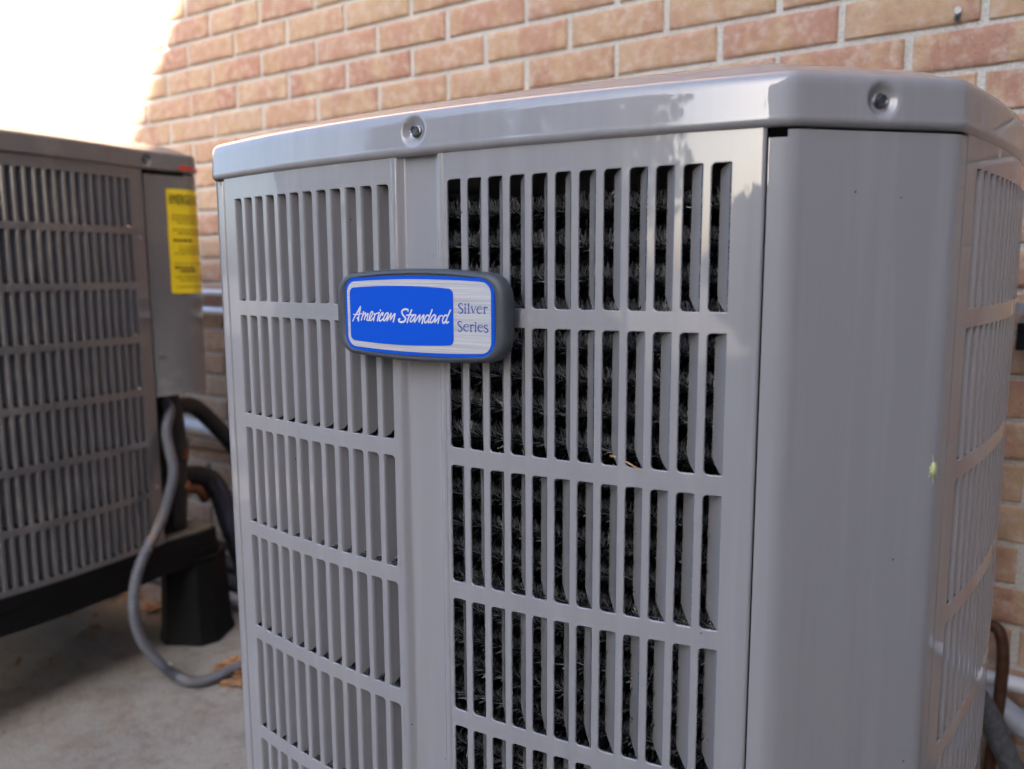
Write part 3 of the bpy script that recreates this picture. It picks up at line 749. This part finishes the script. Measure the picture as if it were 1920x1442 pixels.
SILV = [[[0.35,0.9,1.15,0.9,0.35],[[47.22,9.39],[46.84,10.32],[45.41,10.61],[43.83,9.95],[43.68,8.69],[44.97,7.45],[46.52,6.32],[47.41,5.08],[46.87,3.91],[45.29,3.14],[43.72,3.63],[43.22,4.67]]],[[0.35,0.9,1.15,0.9,0.35],[[46.27,-4.33],[45.89,-3.39],[44.45,-3.12],[42.86,-3.8],[42.71,-5.08],[44.01,-6.31],[45.57,-7.43],[46.46,-8.67],[45.92,-9.85],[44.33,-10.65],[42.76,-10.18],[42.25,-9.13]]],[[0.9,0.9],[[49.67,8.07],[49.6,3.24]]],[[0.35,0.35],[[48.43,3.21],[50.77,3.21]]],[[0.4,0.5],[[48.63,7.63],[49.67,8.07]]],[[1.2,1.2],[[49.71,10.17],[49.78,9.75]]],[[0.9,0.9],[[52.95,10.65],[52.85,3.32]]],[[0.35,0.35],[[51.68,3.29],[54.01,3.29]]],[[0.4,0.5],[[51.91,10.21],[52.95,10.65]]],[[1,0.9],[[55.63,8.4],[57.1,3.64]]],[[0.45,0.4],[[59.47,8.38],[57.1,3.64]]],[[0.35,0.35],[[54.6,8.34],[56.78,8.38]]],[[0.35,0.35],[[58.45,8.35],[60.36,8.39]]],[[0.4,0.5,0.5,0.9,1.0,0.6,0.3],[[60.73,6.68],[64.92,7.02],[64.56,8.11],[63.17,8.6],[61.38,7.73],[60.59,6.05],[61.21,4.4],[62.72,3.5],[64.12,3.74],[65.15,4.6]]],[[0.4,0.5,0.5,0.9,1.0,0.6,0.3],[[48.14,-7.02],[52.44,-6.63],[52.07,-5.52],[50.65,-5.04],[48.81,-5.94],[48.0,-7.66],[48.63,-9.33],[50.18,-10.23],[51.61,-9.96],[52.67,-9.08]]],[[0.4,0.5,0.5,0.9,1.0,0.6,0.3],[[61.45,-6.99],[65.65,-6.6],[65.28,-5.51],[63.89,-5.04],[62.1,-5.93],[61.31,-7.63],[61.93,-9.28],[63.45,-10.16],[64.85,-9.9],[65.88,-9.03]]],[[0.9,0.9],[[67.46,8.33],[67.41,3.58]]],[[0.35,0.35],[[66.4,3.55],[68.55,3.54]]],[[0.4,0.5],[[66.32,7.79],[67.46,8.33]]],[[0.4,0.9,1.1],[[67.58,7.1],[68.59,8.15],[69.6,8.07],[69.85,7.87]]],[[0.9,0.9],[[54.79,-5.33],[54.72,-10.38]]],[[0.35,0.35],[[53.68,-10.41],[55.88,-10.4]]],[[0.4,0.5],[[53.62,-5.89],[54.79,-5.33]]],[[0.4,0.9,1.1],[[54.9,-6.59],[55.95,-5.5],[56.98,-5.57],[57.23,-5.77]]],[[0.9,0.9],[[59.16,-5.5],[59.1,-10.32]]],[[0.35,0.35],[[57.94,-10.36],[60.26,-10.34]]],[[0.4,0.5],[[58.13,-5.95],[59.16,-5.5]]],[[1.2,1.2],[[59.19,-3.62],[59.26,-4.04]]],[[0.35,0.8,1.0,0.8,0.35],[[70.33,-6.18],[69.84,-5.26],[68.58,-5.09],[67.31,-5.76],[67.55,-6.89],[69.05,-7.78],[70.43,-8.87],[69.91,-10.03],[68.52,-10.5],[67.26,-10.02],[66.89,-9.2]]]]
def lettering(name, strokes, wscale, y, mat, smoothk):
    g = G()
    for wd, pts in strokes:
        P = [Vector((x/1000, 0, z/1000)) for x, z in pts]
        if len(P) > 2: Q = spline(P, smoothk)
        else: Q = [P[0].lerp(P[1], t/3) for t in range(4)]
        m = len(Q); vs, fs = [], []
        for i, q in enumerate(Q):
            t = (Q[min(i+1, m-1)]-Q[max(i-1, 0)]); t = t.normalized() if t.length > 0 else Vector((1,0,0)); nn = Vector((-t.z, 0, t.x))
            s = i/(m-1)*(len(wd)-1); k = min(int(s), len(wd)-2); ww = (wd[k]*(1-(s-k))+wd[k+1]*(s-k))*wscale/2
            vs += [(q.x-nn.x*ww, y, q.z-nn.z*ww), (q.x+nn.x*ww, y, q.z+nn.z*ww)]
        for i in range(m-1): fs.append((2*i, 2*i+1, 2*i+3, 2*i+2))
        for e in (0, m-1):                    # round ends
            q = Q[e]; ww = wd[0 if e == 0 else -1]*wscale/2; b = len(vs)
            vs += [(q.x+ww*math.cos(a)*.98, y+.00001, q.z+ww*math.sin(a)*.98) for a in [2*PI*j/10 for j in range(10)]]
            fs.append(tuple(b+j for j in range(10)))
        g.add(vs, fs)
    return g.build(name, mat, badge)
lettering('script_lettering', AMER, .00126, -.0160, M_WHITEINK, 6)
lettering('serif_lettering', SILV, .00108, -.0156, M_BLUEINK, 5)

# small marks on the main unit
g = G()
for i in range(3): pass
def blob(name, c, r, mat, parent=None, sq=(1,1,1), seg=10):
    bm = bmesh.new(); bmesh.ops.create_uvsphere(bm, u_segments=seg, v_segments=seg-3, radius=r)
    for v in bm.verts: v.co = Vector((v.co.x*sq[0], v.co.y*sq[1], v.co.z*sq[2]))
    me = bpy.data.meshes.new(name); bm.to_mesh(me); bm.free(); o = link(name, me, mat, parent, 180); o.location = c; return o

# ---- second unit, standing further left on a black riser stand
ROT2 = math.radians(2.3)
U2 = empty('air_conditioner', (-2.0074, -.7145, .2117), ROT2, (1, 1, .993))
tag(U2, 'dull grey air conditioner raised on a black stand, wearing a yellow label', 'air conditioner')
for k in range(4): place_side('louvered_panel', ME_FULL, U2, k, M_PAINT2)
FIN3 = [(.0074, .0092)]*7
_fm.clear()
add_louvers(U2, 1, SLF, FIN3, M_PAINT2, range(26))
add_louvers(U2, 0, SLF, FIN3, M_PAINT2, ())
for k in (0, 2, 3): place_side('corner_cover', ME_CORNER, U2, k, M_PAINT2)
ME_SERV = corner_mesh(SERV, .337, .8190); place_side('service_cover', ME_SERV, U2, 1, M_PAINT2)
# underside of the service cover and the dark recess below it
g = G(); g.prism([(p.x, p.y) for p in [rot2(q*.995, PI/2) for q in SERV]]+[(.25,.32),(.33,.24)], .3375, .339); g.build('cover_floor', M_PAINT2, U2)
g = G()
g.box(.300, .345, .274, .340, .015, .337); g.box(.25, .300, .318, .345, .015, .337)
g.build('recess_shade_fill', M_BLACK, U2)  # black post and fill; the black stands for shade in the open recess
g = G(); g.tube(spline([(.32,.33,.02),(.325,.335,.12),(.322,.34,.24),(.32,.33,.33)], 6), .030, 14); g.build('compressor_jacket', M_FOAM, U2, 60)
for z in (.115, .19):
    g = G(); g.tube([(.30,.32,z),(.345,.352,z),(.352,.358,z)], .013, 10); g.tube([(.338,.345,z-.02),(.338,.345,z+.025)], .009, 8)
    g.build('service_valve', M_RUST, U2, 50)
mids2 = [(rot2(face_pt(0, 0)[:2], k*PI/2), .8395) for k in (0, 2, 3)]+[(rot2((A0+B0)/2, k*PI/2), .8385) for k in (0, 2, 3)]+[((.378, .279), .842)]
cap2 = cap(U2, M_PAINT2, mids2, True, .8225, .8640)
core(U2)
g = G(); g.prism([(p.x*1.006, p.y*1.006) for p in outline(True)[::2]], -.020, .0085); g.build('base_pan', M_BLACK, U2)
g = G(); g.prism([(p.x*.99, p.y*.99) for p in outline(True)[::2]], 0.009, .014); g.build('base_tray', simple('dusty_tray', (.10, .09, .075), .8, 0, 40, .3), U2)
iw = (Matrix.Translation(U2.location) @ Matrix.Rotation(ROT2, 4, 'Z') @ Matrix.Diagonal((1, 1, .993, 1))).inverted()
for p in [(-1.633,-.447,.886), (-1.639,-.414,.635), (-1.641,-.445,.351)]:
    q = iw @ Vector(p); o = screw(U2)
    yy = q.y; uu = yy if abs(yy) < .271 else .271
    xx = -face_pt(max(-.2695, min(.2695, uu)), 0)[1] if abs(q.y) < .2715 else .3775
    o.location = (xx-.0005, q.y, q.z); o.rotation_euler = (PI/2, 0, PI/2+.15); o.scale = (.95, .95, .95)
    o.material_slots[0].link = 'OBJECT'; o.material_slots[0].material = M_RUST if p[2] > 9 else M_STEEL
# yellow warning label wrapped round the service cover corner
SW2 = [rot2(q, PI/2) for q in SERV]
def along(path, s, off):
    acc = 0
    for i in range(len(path)-1):
        L_ = (path[i+1]-path[i]).length
        if acc+L_ >= s and L_ > 0:
            t = (path[i+1]-path[i]).normalized()
            def nrm(j):
                a = path[max(j-1, 0)]; b = path[min(j+1, len(path)-1)]; tt = (b-a).normalized(); return Vector((tt.y, -tt.x))
            f = (s-acc)/L_; nn = nrm(i)*(1-f)+nrm(i+1)*f; nn.normalize()
            return path[i]+t*(s-acc)+nn*off
        acc += L_
    return path[-1]
S0, SLEN, LZ0, LZ1 = .048, .088, (.7685-.2117)/.993, (.993-.2117)/.993
def sheet(name, s0, s1, z0, z1, off, mat, ns=24, nz=1, tear=0):
    vs, fs = [], []
    for i in range(ns+1):
        s = s0+(s1-s0)*i/ns
        for k in range(nz+1):
            z = z0+(z1-z0)*k/nz
            if tear and k in (0, nz): z += tear*noise.noise(Vector((s*70, k*5, 0)))
            wv = .0012*noise.noise(Vector((s*30, z*38, 4)))+.0006*noise.noise(Vector((s*90, z*110, 7))) if nz > 1 else 0
            q = along(SW2, s, off+max(0, wv)); vs.append((q.x, q.y, z))
    for i in range(ns):
        for k in range(nz): fs.append((i*(nz+1)+k, (i+1)*(nz+1)+k, (i+1)*(nz+1)+k+1, i*(nz+1)+k+1))
    return mk(name, vs, fs, mat, U2, 180)
lab = sheet('warning_label', S0, S0+SLEN, LZ0, LZ1, .0007, M_YELLOW, 30, 50, .0016)
def flat_text(body, size, s0, ztop, name, sx=1):
    cu = bpy.data.curves.new('t', 'FONT'); cu.body = body; cu.size = size; cu.resolution_u = 3
    ob = bpy.data.objects.new('t', cu); COL.objects.link(ob); bpy.context.view_layer.update()
    me = bpy.data.meshes.new_from_object(ob.evaluated_get(bpy.context.evaluated_depsgraph_get()))
    bpy.data.objects.remove(ob); me.name = name
    for v in me.vertices:
        q = along(SW2, s0+v.co.x*sx, .0023); v.co = (q.x, q.y, ztop-size*.75+v.co.y)
    me.materials.clear(); return link(name, me, M_INK, U2)
flat_text('EMERGENCY', .029, S0+.005, LZ1-.010, 'heading_lettering', .50)
rr_ = random.Random(5); 
g = G(); z = LZ1-.042
def mark(s0, s1, z0, z1):
    n = 4; vs = []
    for i in range(n+1):
        q = along(SW2, s0+(s1-s0)*i/n, .0022); vs += [(q.x, q.y, z0), (q.x, q.y, z1)]
    g.add(vs, [(2*i, 2*i+2, 2*i+3, 2*i+1) for i in range(n)])
for row in range(19):
    z -= .0075 if row % 6 else .014
    if z < LZ0+.008: break
    s = S0+.010+(.012 if row % 6 in (2, 3, 5) else 0)
    if row % 4 == 3: continue
    big = row in (6, 7, 13, 14)
    while s < S0+(.075 if not big else .055):
        l = rr_.uniform(.003, .010); mark(s, s+l, z-(.0022 if not big else .005), z); s += l+.0022
o = g.build('small_print', simple('ink_faded', (.14, .10, .01), .5), U2); tag(o, kind='stuff')
g = G(); cap_path = [p for p in SW2]
vs = []
for i in range(9):
    q = along(SW2, .078+i*.006, .0092); vs += [(q.x, q.y, .826+.0005*i), (q.x, q.y, .838-.0008*i)]
g.add(vs, [(2*i, 2*i+2, 2*i+3, 2*i+1) for i in range(8)])
g.build('red_sticker', M_RED, U2)

# riser stand
SD = empty('riser_stand', (-2.0074, -.7145, ZG), ROT2); tag(SD, 'black plastic riser stand with flared feet under the left air conditioner', 'stand')
g = G(); ol = outline(True)[::2]
outer = [(p.x*1.012, p.y*1.012) for p in ol]; inner = [(p.x*.86, p.y*.86) for p in ol]; n = len(ol)
zb0, zb1 = .190, .2305
vs = [(x, y, z) for z in (zb0, zb1) for x, y in outer]+[(x, y, z) for z in (zb0, zb1) for x, y in inner]
fs = []
for i in range(n):
    j = (i+1) % n
    fs += [(i, j, n+j, n+i), (2*n+j, 2*n+i, 3*n+i, 3*n+j), (n+i, n+j, 3*n+j, 3*n+i), (j, i, 2*n+i, 2*n+j)]
g.add(vs, fs); g.build('rail', M_BLACK, SD, 40)
def leg(cx, cy, a):
    g = G()
    lv = [(.058, .205), (.052, .19), (.052, .17), (.055, .10), (.057, .03), (.061, .012), (.062, 0)]
    pts = []
    for h, z in lv:
        ring = []
        for q in range(4):
            for d in (-.25, .25):
                an = q*PI/2+PI/4+d
                rad = h*1.38
                ring.append((cx+rad*math.cos(an+a), cy+rad*math.sin(an+a), z))
        pts.append(ring)
    m = 8; vs = [v for r in pts for v in r]
    fs = [(i*m+(k+1) % m, i*m+k, (i+1)*m+k, (i+1)*m+(k+1) % m) for i in range(len(pts)-1) for k in range(m)]+[tuple(range(m))]
    g.add(vs, fs); return g.build('leg', M_BLACK, SD, 25)
ci2 = (Matrix.Translation(SD.location) @ Matrix.Rotation(ROT2, 4, 'Z')).inverted()
q = ci2 @ Vector((-1.692, -.330, 0)); leg(q.x, q.y, .47)
for sx, sy in ((-1, 1), (-1, -1), (1, -1)): leg(sx*.33, sy*.33, 0)

# ---- pipes and hoses between the units
def pipe(name, pts, r, mat, label, cat, group=None, k=8, n=14, rf=None, straight=False):
    g = G(); g.tube(pts if straight else spline(pts, k), r, n, True, rf); o = g.build(name, mat, None, 60)
    return tag(o, label, cat, group)
def strap(parent, x, y, z, r):
    g = G(); 
    for a in (0,): g.tube([(x, y+math.cos(t)*-(r+.0012), z+math.sin(t)*(r+.0012)) for t in np.linspace(-PI/2, PI/2, 9)], .0022, 6)
    g.box(x-.006, x+.006, y+r*.2, -.0005, z+r+.0005, z+r+.003); return g.build('strap', M_STEEL, parent, 50)
c1 = pipe('conduit_pipe', [(-3.2,-.020,.775),(-2.4,-.020,.765),(-1.9,-.020,.757),(-.9,-.020,.745)], .0085, M_COND, 'upper and thinner of two grey conduits on the brick wall between the units', 'conduit', straight=True)
c2 = pipe('conduit_pipe', [(-3.2,-.022,.722),(-2.4,-.022,.714),(-1.9,-.022,.706),(-.9,-.022,.694)], .0108, M_COND, 'lower and thicker of two grey conduits on the brick wall between the units', 'conduit', straight=True)
strap(c1, -2.25, -.020, .763, .0085); strap(c2, -2.3, -.022, .7128, .0108)
pipe('drain_pipe', [(-2.75,-.032,.385),(-2.1,-.032,.372),(-1.93,-.032,.366),(-.95,-.032,.34)], .0205, M_WHITE, 'white plastic pipe running low along the brick wall behind the hoses', 'pipe', straight=True)
pipe('copper_line', [(-2.6,-.012,.29),(-2.2,-.012,.300),(-1.96,-.012,.306),(-1.3,-.012,.31)], .0042, M_RUST, 'thin rusty brown line on the brick wall below the white pipe', 'pipe', k=6)
pipe('insulated_hose', [(-1.74,-.40,.50),(-1.761,-.30,.500),(-1.772,-.25,.488),(-1.772,-.20,.440),(-1.752,-.16,.379),(-1.69,-.14,.300),(-1.60,-.13,.2)], .0205, M_FOAM, 'upper black foam hose leaving the recess of the left unit', 'hose')
hb = pipe('insulated_hose', [(-1.79,-.34,.318),(-1.768,-.30,.326),(-1.752,-.26,.322),(-1.738,-.23,.299),(-1.723,-.22,.245),(-1.697,-.21,.158),(-1.656,-.20,.053),(-1.60,-.19,.0)], .0235, M_FOAM, 'lower black hose wrapped in shiny tape and bent steeply down', 'hose')
g = G(); g.tube(spline([(-1.740,-.236,.305),(-1.729,-.222,.27),(-1.716,-.217,.22),(-1.699,-.211,.165)], 8), .0252, 16, True, lambda t: .0249+.0009*math.sin(t*55)); g.build('tape_wrap', M_TAPE, hb, 60)
pipe('copper_elbow', [(-1.76,-.37,.300),(-1.745,-.33,.298),(-1.755,-.30,.296),(-1.745,-.275,.292),(-1.745,-.262,.280),(-1.75,-.25,.26)], .0125, M_RUST, 'brown copper elbow behind the bent black hose', 'pipe')
pipe('ground_line', [(-2.5,-.085,.045),(-1.955,-.10,.028),(-1.761,-.11,.020),(-1.3,-.12,.01)], .020, M_FOAM, 'topmost of three dark lines lying low along the wall', 'pipe', k=6)
pipe('ground_line', [(-2.5,-.13,.0),(-1.916,-.135,-.004),(-1.726,-.14,-.010),(-1.3,-.15,-.016)], .0225, M_FOAM, 'middle of three dark lines lying low along the wall', 'pipe', k=6)
pipe('ground_line', [(-2.5,-.20,-.021),(-1.95,-.19,-.022),(-1.75,-.185,-.022),(-1.3,-.20,-.022)], .0175, M_GREYPVC, 'lowest and palest of three lines lying along the wall', 'pipe', k=6)
fl = [(-1.72,-.36,.56),(-1.68,-.385,.53),(-1.66,-.389,.51),(-1.635,-.416,.466),(-1.61,-.421,.389),(-1.60,-.442,.336),(-1.59,-.472,.286),(-1.575,-.533,.213),(-1.565,-.558,.143),(-1.562,-.55,.065),(-1.545,-.52,.000),(-1.515,-.505,-.024),(-1.468,-.500,-.0265),(-1.444,-.465,-.0265),(-1.441,-.401,-.0265),(-1.42,-.30,-.0265),(-1.3,-.2,-.0265)]
sp = spline(fl, 56)
pipe('flexible_conduit', sp, .0112, M_FLEX, 'ribbed grey flexible conduit looping from the left unit down to the concrete', 'conduit', n=12, straight=True,
     rf=lambda t: .0110+.0012*math.sin(t*2*PI*150))

# ---- things at the right, between the cabinet and the wall
pipe('copper_pipe', [(-.16,-.05,.21),(-.11,-.055,.262),(-.084,-.06,.279),(-.070,-.066,.276),(-.0625,-.07,.245),(-.062,-.072,.19),(-.064,-.08,.13),(-.07,-.09,.02)], .0085, M_COPPER, 'brown copper pipe arching over beside the right edge of the big unit', 'pipe')
pipe('wall_conduit', [(-.5,-.022,.182),(-.06,-.022,.180),(.6,-.022,.178)], .0125, M_WHITE, 'pale grey horizontal conduit low on the wall at the right edge', 'conduit', straight=True)
pipe('blue_grey_pipe', [(-.16,-.05,.205),(-.071,-.058,.160),(-.029,-.064,.136),(.15,-.07,.06)], .019, M_GREYPVC, 'fat blue grey pipe slanting down to the right behind the big unit', 'pipe', straight=True)
pipe('insulated_line', [(-.13,-.12,.235),(-.082,-.112,.178),(-.058,-.112,.132),(-.028,-.112,.07),(.02,-.11,-.03)], .0165, simple('grey_foam', (.085,.088,.095), .8, 0, 120, .3, .001), 'dark grey foam covered line running steeply down at the lower right', 'pipe')
HB = empty('hose_tap', (-.066, -.002, .741)); tag(HB, 'small metal wall tap half hidden behind the right edge of the big unit', 'tap')
g = G(); g.tube([(0,0,0),(0,-.05,0)], .011, 14); g.tube([(0,-.02,0),(0,-.02,.001)], .001, 4); g.build('tap_body', M_STEEL, HB, 50)
g = G(); g.tube([(0,-.045,.012),(0,-.045,.026)], .017, 16, True, lambda t: .016+.0015*math.sin(t*PI)); g.build('handle', M_GREYPVC, HB, 50)
g = G(); g.tube([(0,-.048,-.004),(0,-.052,-.042)], .013, 14); g.build('spout', M_BLACK, HB, 50)

# ---- litter, twigs and small marks
def leafy(name, c, rx, ry, n, mat, label, cat, seed, size=(.006, .016), straw=.5, kind=None):
    r = random.Random(seed); g = G()
    for i in range(n):
        a = r.uniform(0, 2*PI); q = math.sqrt(r.random()); x = c[0]+math.cos(a)*q*rx; y = c[1]+math.sin(a)*q*ry; z = ZG+.001+r.random()**2*.022*(1-q)
        th = r.uniform(0, PI); tl = r.uniform(-.5, .5)
        if r.random() < straw:
            L_ = r.uniform(.02, .05); wd = .0009
            dx, dy = math.cos(th)*L_/2, math.sin(th)*L_/2; px_, py_ = -math.sin(th)*wd, math.cos(th)*wd; dz = tl*.01
            g.add([(x-dx-px_,y-dy-py_,z),(x-dx+px_,y-dy+py_,z+.0008),(x+dx+px_,y+dy+py_,max(z+dz, ZG+.001)),(x+dx-px_,y+dy-py_,max(z+dz, ZG+.001))], [(0,3,2,1)])
        else:
            s = r.uniform(*size); w_ = s*.45
            R_ = Matrix.Rotation(th, 3, 'Z') @ Matrix.Rotation(tl, 3, 'X') @ Matrix.Rotation(r.uniform(-.5,.5), 3, 'Y')
            P = [Vector((-s,0,0)),Vector((-s*.4,-w_,.001)),Vector((s*.4,-w_*.8,.001)),Vector((s,0,0)),Vector((s*.4,w_*.8,.002)),Vector((-s*.4,w_,.002)),Vector((0,0,-.001))]
            P = [R_ @ p + Vector((x, y, z+.004)) for p in P]
            g.add(P, [(0,1,6),(1,2,6),(2,3,6),(3,4,6),(4,5,6),(5,0,6)])
    o = g.build(name, mat); tag(o, kind='stuff'); return o
M_LEAFD = simple('dead_leaf', (.33, .20, .12), .75, 0, 60, .55)
leafy('pine_straw_litter', (-1.41, -.385, ZG), .10, .075, 300, M_STRAW, '', '', 3)
leafy('dry_leaf_litter', (-1.41, -.395, ZG), .085, .06, 110, M_LEAFD, '', '', 4, (.006, .013), .0)
leafy('dry_leaf_litter', (-2.05, -.20, ZG), .35, .14, 240, M_LEAFD, '', '', 5, (.010, .026), .3)
leafy('dry_leaf_litter', (-2.1, -.60, ZG), .3, .2, 50, M_LEAFD, '', '', 6, (.008, .02), .4)
leafy('dry_leaf_litter', (-1.9, -.12, ZG), .5, .08, 300, M_STRAW, '', '', 8, (.010, .022), .5)
leafy('grit', (-1.3, -.75, ZG), .7, .5, 60, M_LEAFD, '', '', 9, (.0015, .004), .1)
o = blob('paper_scrap', (-1.599, -.468, ZG+.002), .010, M_TRIM, None, (1.1,.6,.18), 8); tag(o, 'small white scrap on the concrete inside the loop of flexible conduit', 'scrap')
g = G(); g.tube(spline([(-.2845,-.897,.6745),(-.286,-.905,.6765),(-.283,-.9115,.6795),(-.276,-.916,.6802),(-.266,-.9195,.6785),(-.254,-.9215,.6745)], 6), .0009, 6, True, lambda t: .0011-.0006*t)
o = g.build('bent_twig', M_TWIG, None, 60); tag(o, 'thin orange brown twig caught in the louvers of the third row', 'twig')
g = G(); g.tube(spline([(-.286,-.882,.765),(-.2835,-.884,.748),(-.2832,-.884,.728)], 6), .0006, 5)
o = g.build('pine_needle', M_STRAW, None, 60); tag(o, 'brown pine needle hanging upright on the black coil bristles', 'pine needle')
BG = empty('insect_husk', (-.0800, -.8120, .6765)); tag(BG, 'tiny pale green insect husk stuck on the smooth corner cover', 'insect')
mg = simple('husk_green', (.55, .60, .28), .5)
b_ = blob('body', (0, 0, 0), .0021, mg, BG, (1,1,2.6), 8)
g = G()
for s_ in (-1, 1):
    for t in (-.003, .0, .003): g.tube([(0,0,t),(s_*.0022,-s_*.0,t+.0015*s_),(s_*.003,0,t-.003)], .0003, 4)
g.tube([(0,0,.005),(-.001,0,.010)], .0003, 4); g.tube([(0,0,-.005),(.001,0,-.0105)], .0003, 4)
g.build('leg', mg, BG); BG.rotation_euler = (0, 0, PI/4)
AN = empty('wall_anchor', (-.1885, 0, 1.192)); tag(AN, 'small silver anchor plug driven into a tan brick at the upper right', 'anchor')
g = G(); g.tube([(0,.002,-.002),(-.001,-.004,-.004),(-.0005,-.010,-.008)], .0042, 10); g.build('plug', M_STEEL, AN, 50)
g = G(); g.tube([(0,-.006,.004),(0,-.0085,.004)], .0052, 12); g.build('head', M_STEEL, AN, 40)

# ---- garden trees mirrored in the paint, then shrubs added to block low light
def tree(x, y, h, cr, seed, label, name='garden_tree', zlo=.35, nl=9000, cat='tree'):
    r = random.Random(seed); T = empty(name, (x, y, ZG-.03)); tag(T, label, cat)
    g = G(); g.tube([(0,0,0),(.1,.05,h*.3),(0,.1,h*.6),(.05,0,h*.9)], .2, 8, True, lambda t: .22*(1-t*.85))
    for i in range(6):
        a = r.uniform(0, 2*PI); z = h*r.uniform(.3, .6); g.tube([(0,.05,z),(math.cos(a)*cr*.4,math.sin(a)*cr*.4,z+cr*.35),(math.cos(a)*cr*.7,math.sin(a)*cr*.7,z+cr*.5)], .06, 6)
    g.build('trunk', M_BARK, T, 60)
    cl = []
    for i in range(26):
        a = r.uniform(0, 2*PI); q = math.sqrt(r.random())*cr*.8; cl.append((math.cos(a)*q, math.sin(a)*q, h*r.uniform(zlo, .98), cr*r.uniform(.2, .42)))
    vs, fs = [], []
    for i in range(nl):
        c = cl[r.randrange(len(cl))]; d = Vector((r.gauss(0,1), r.gauss(0,1), r.gauss(0,1))); d.normalize(); p = Vector(c[:3])+d*c[3]*r.uniform(.55, 1.05)
        s = r.uniform(.07, .15); a = Vector((r.gauss(0,1), r.gauss(0,1), r.gauss(0,.6))).normalized()*s; b = a.cross(d).normalized()*s*.6
        k = len(vs); vs += [p-a, p-b, p+a, p+b]; fs.append((k, k+1, k+2, k+3))
    mk('crown', vs, fs, M_LEAF, T)
tree(-6.5, -9.5, 5.2, 2.4, 1, 'leafy garden tree behind the camera, towards the sunlit side')
tree(-2.6, -11.5, 5.8, 2.2, 2, 'tall leafy garden tree behind the camera, next to the sky gap')
tree(4.6, -13.0, 6.6, 2.8, 3, 'broad garden tree behind the camera, by the house wing')

for i, (x, y, h, lab) in enumerate([(-4.6,-5.6,2.0,'unseen shrub added to block low light, at the sunlit end of the row'),(-3.1,-6.0,2.3,'unseen shrub added to block low light, second from the sunlit end'),
        (-1.7,-6.1,2.2,'unseen shrub added to block low light, beside the sky gap'),(1.0,-8.6,1.5,'low unseen shrub added to block low light, at the foot of the house wing'),(-6.4,-5.0,1.9,'unseen shrub added to block low light, standing fully in the sun')]):
    tree(x, y, h, .95, 20+i, lab, 'light_block_shrub', .08, 5000, 'shrub')  # unseen shrubs added to cut low horizon light on the units
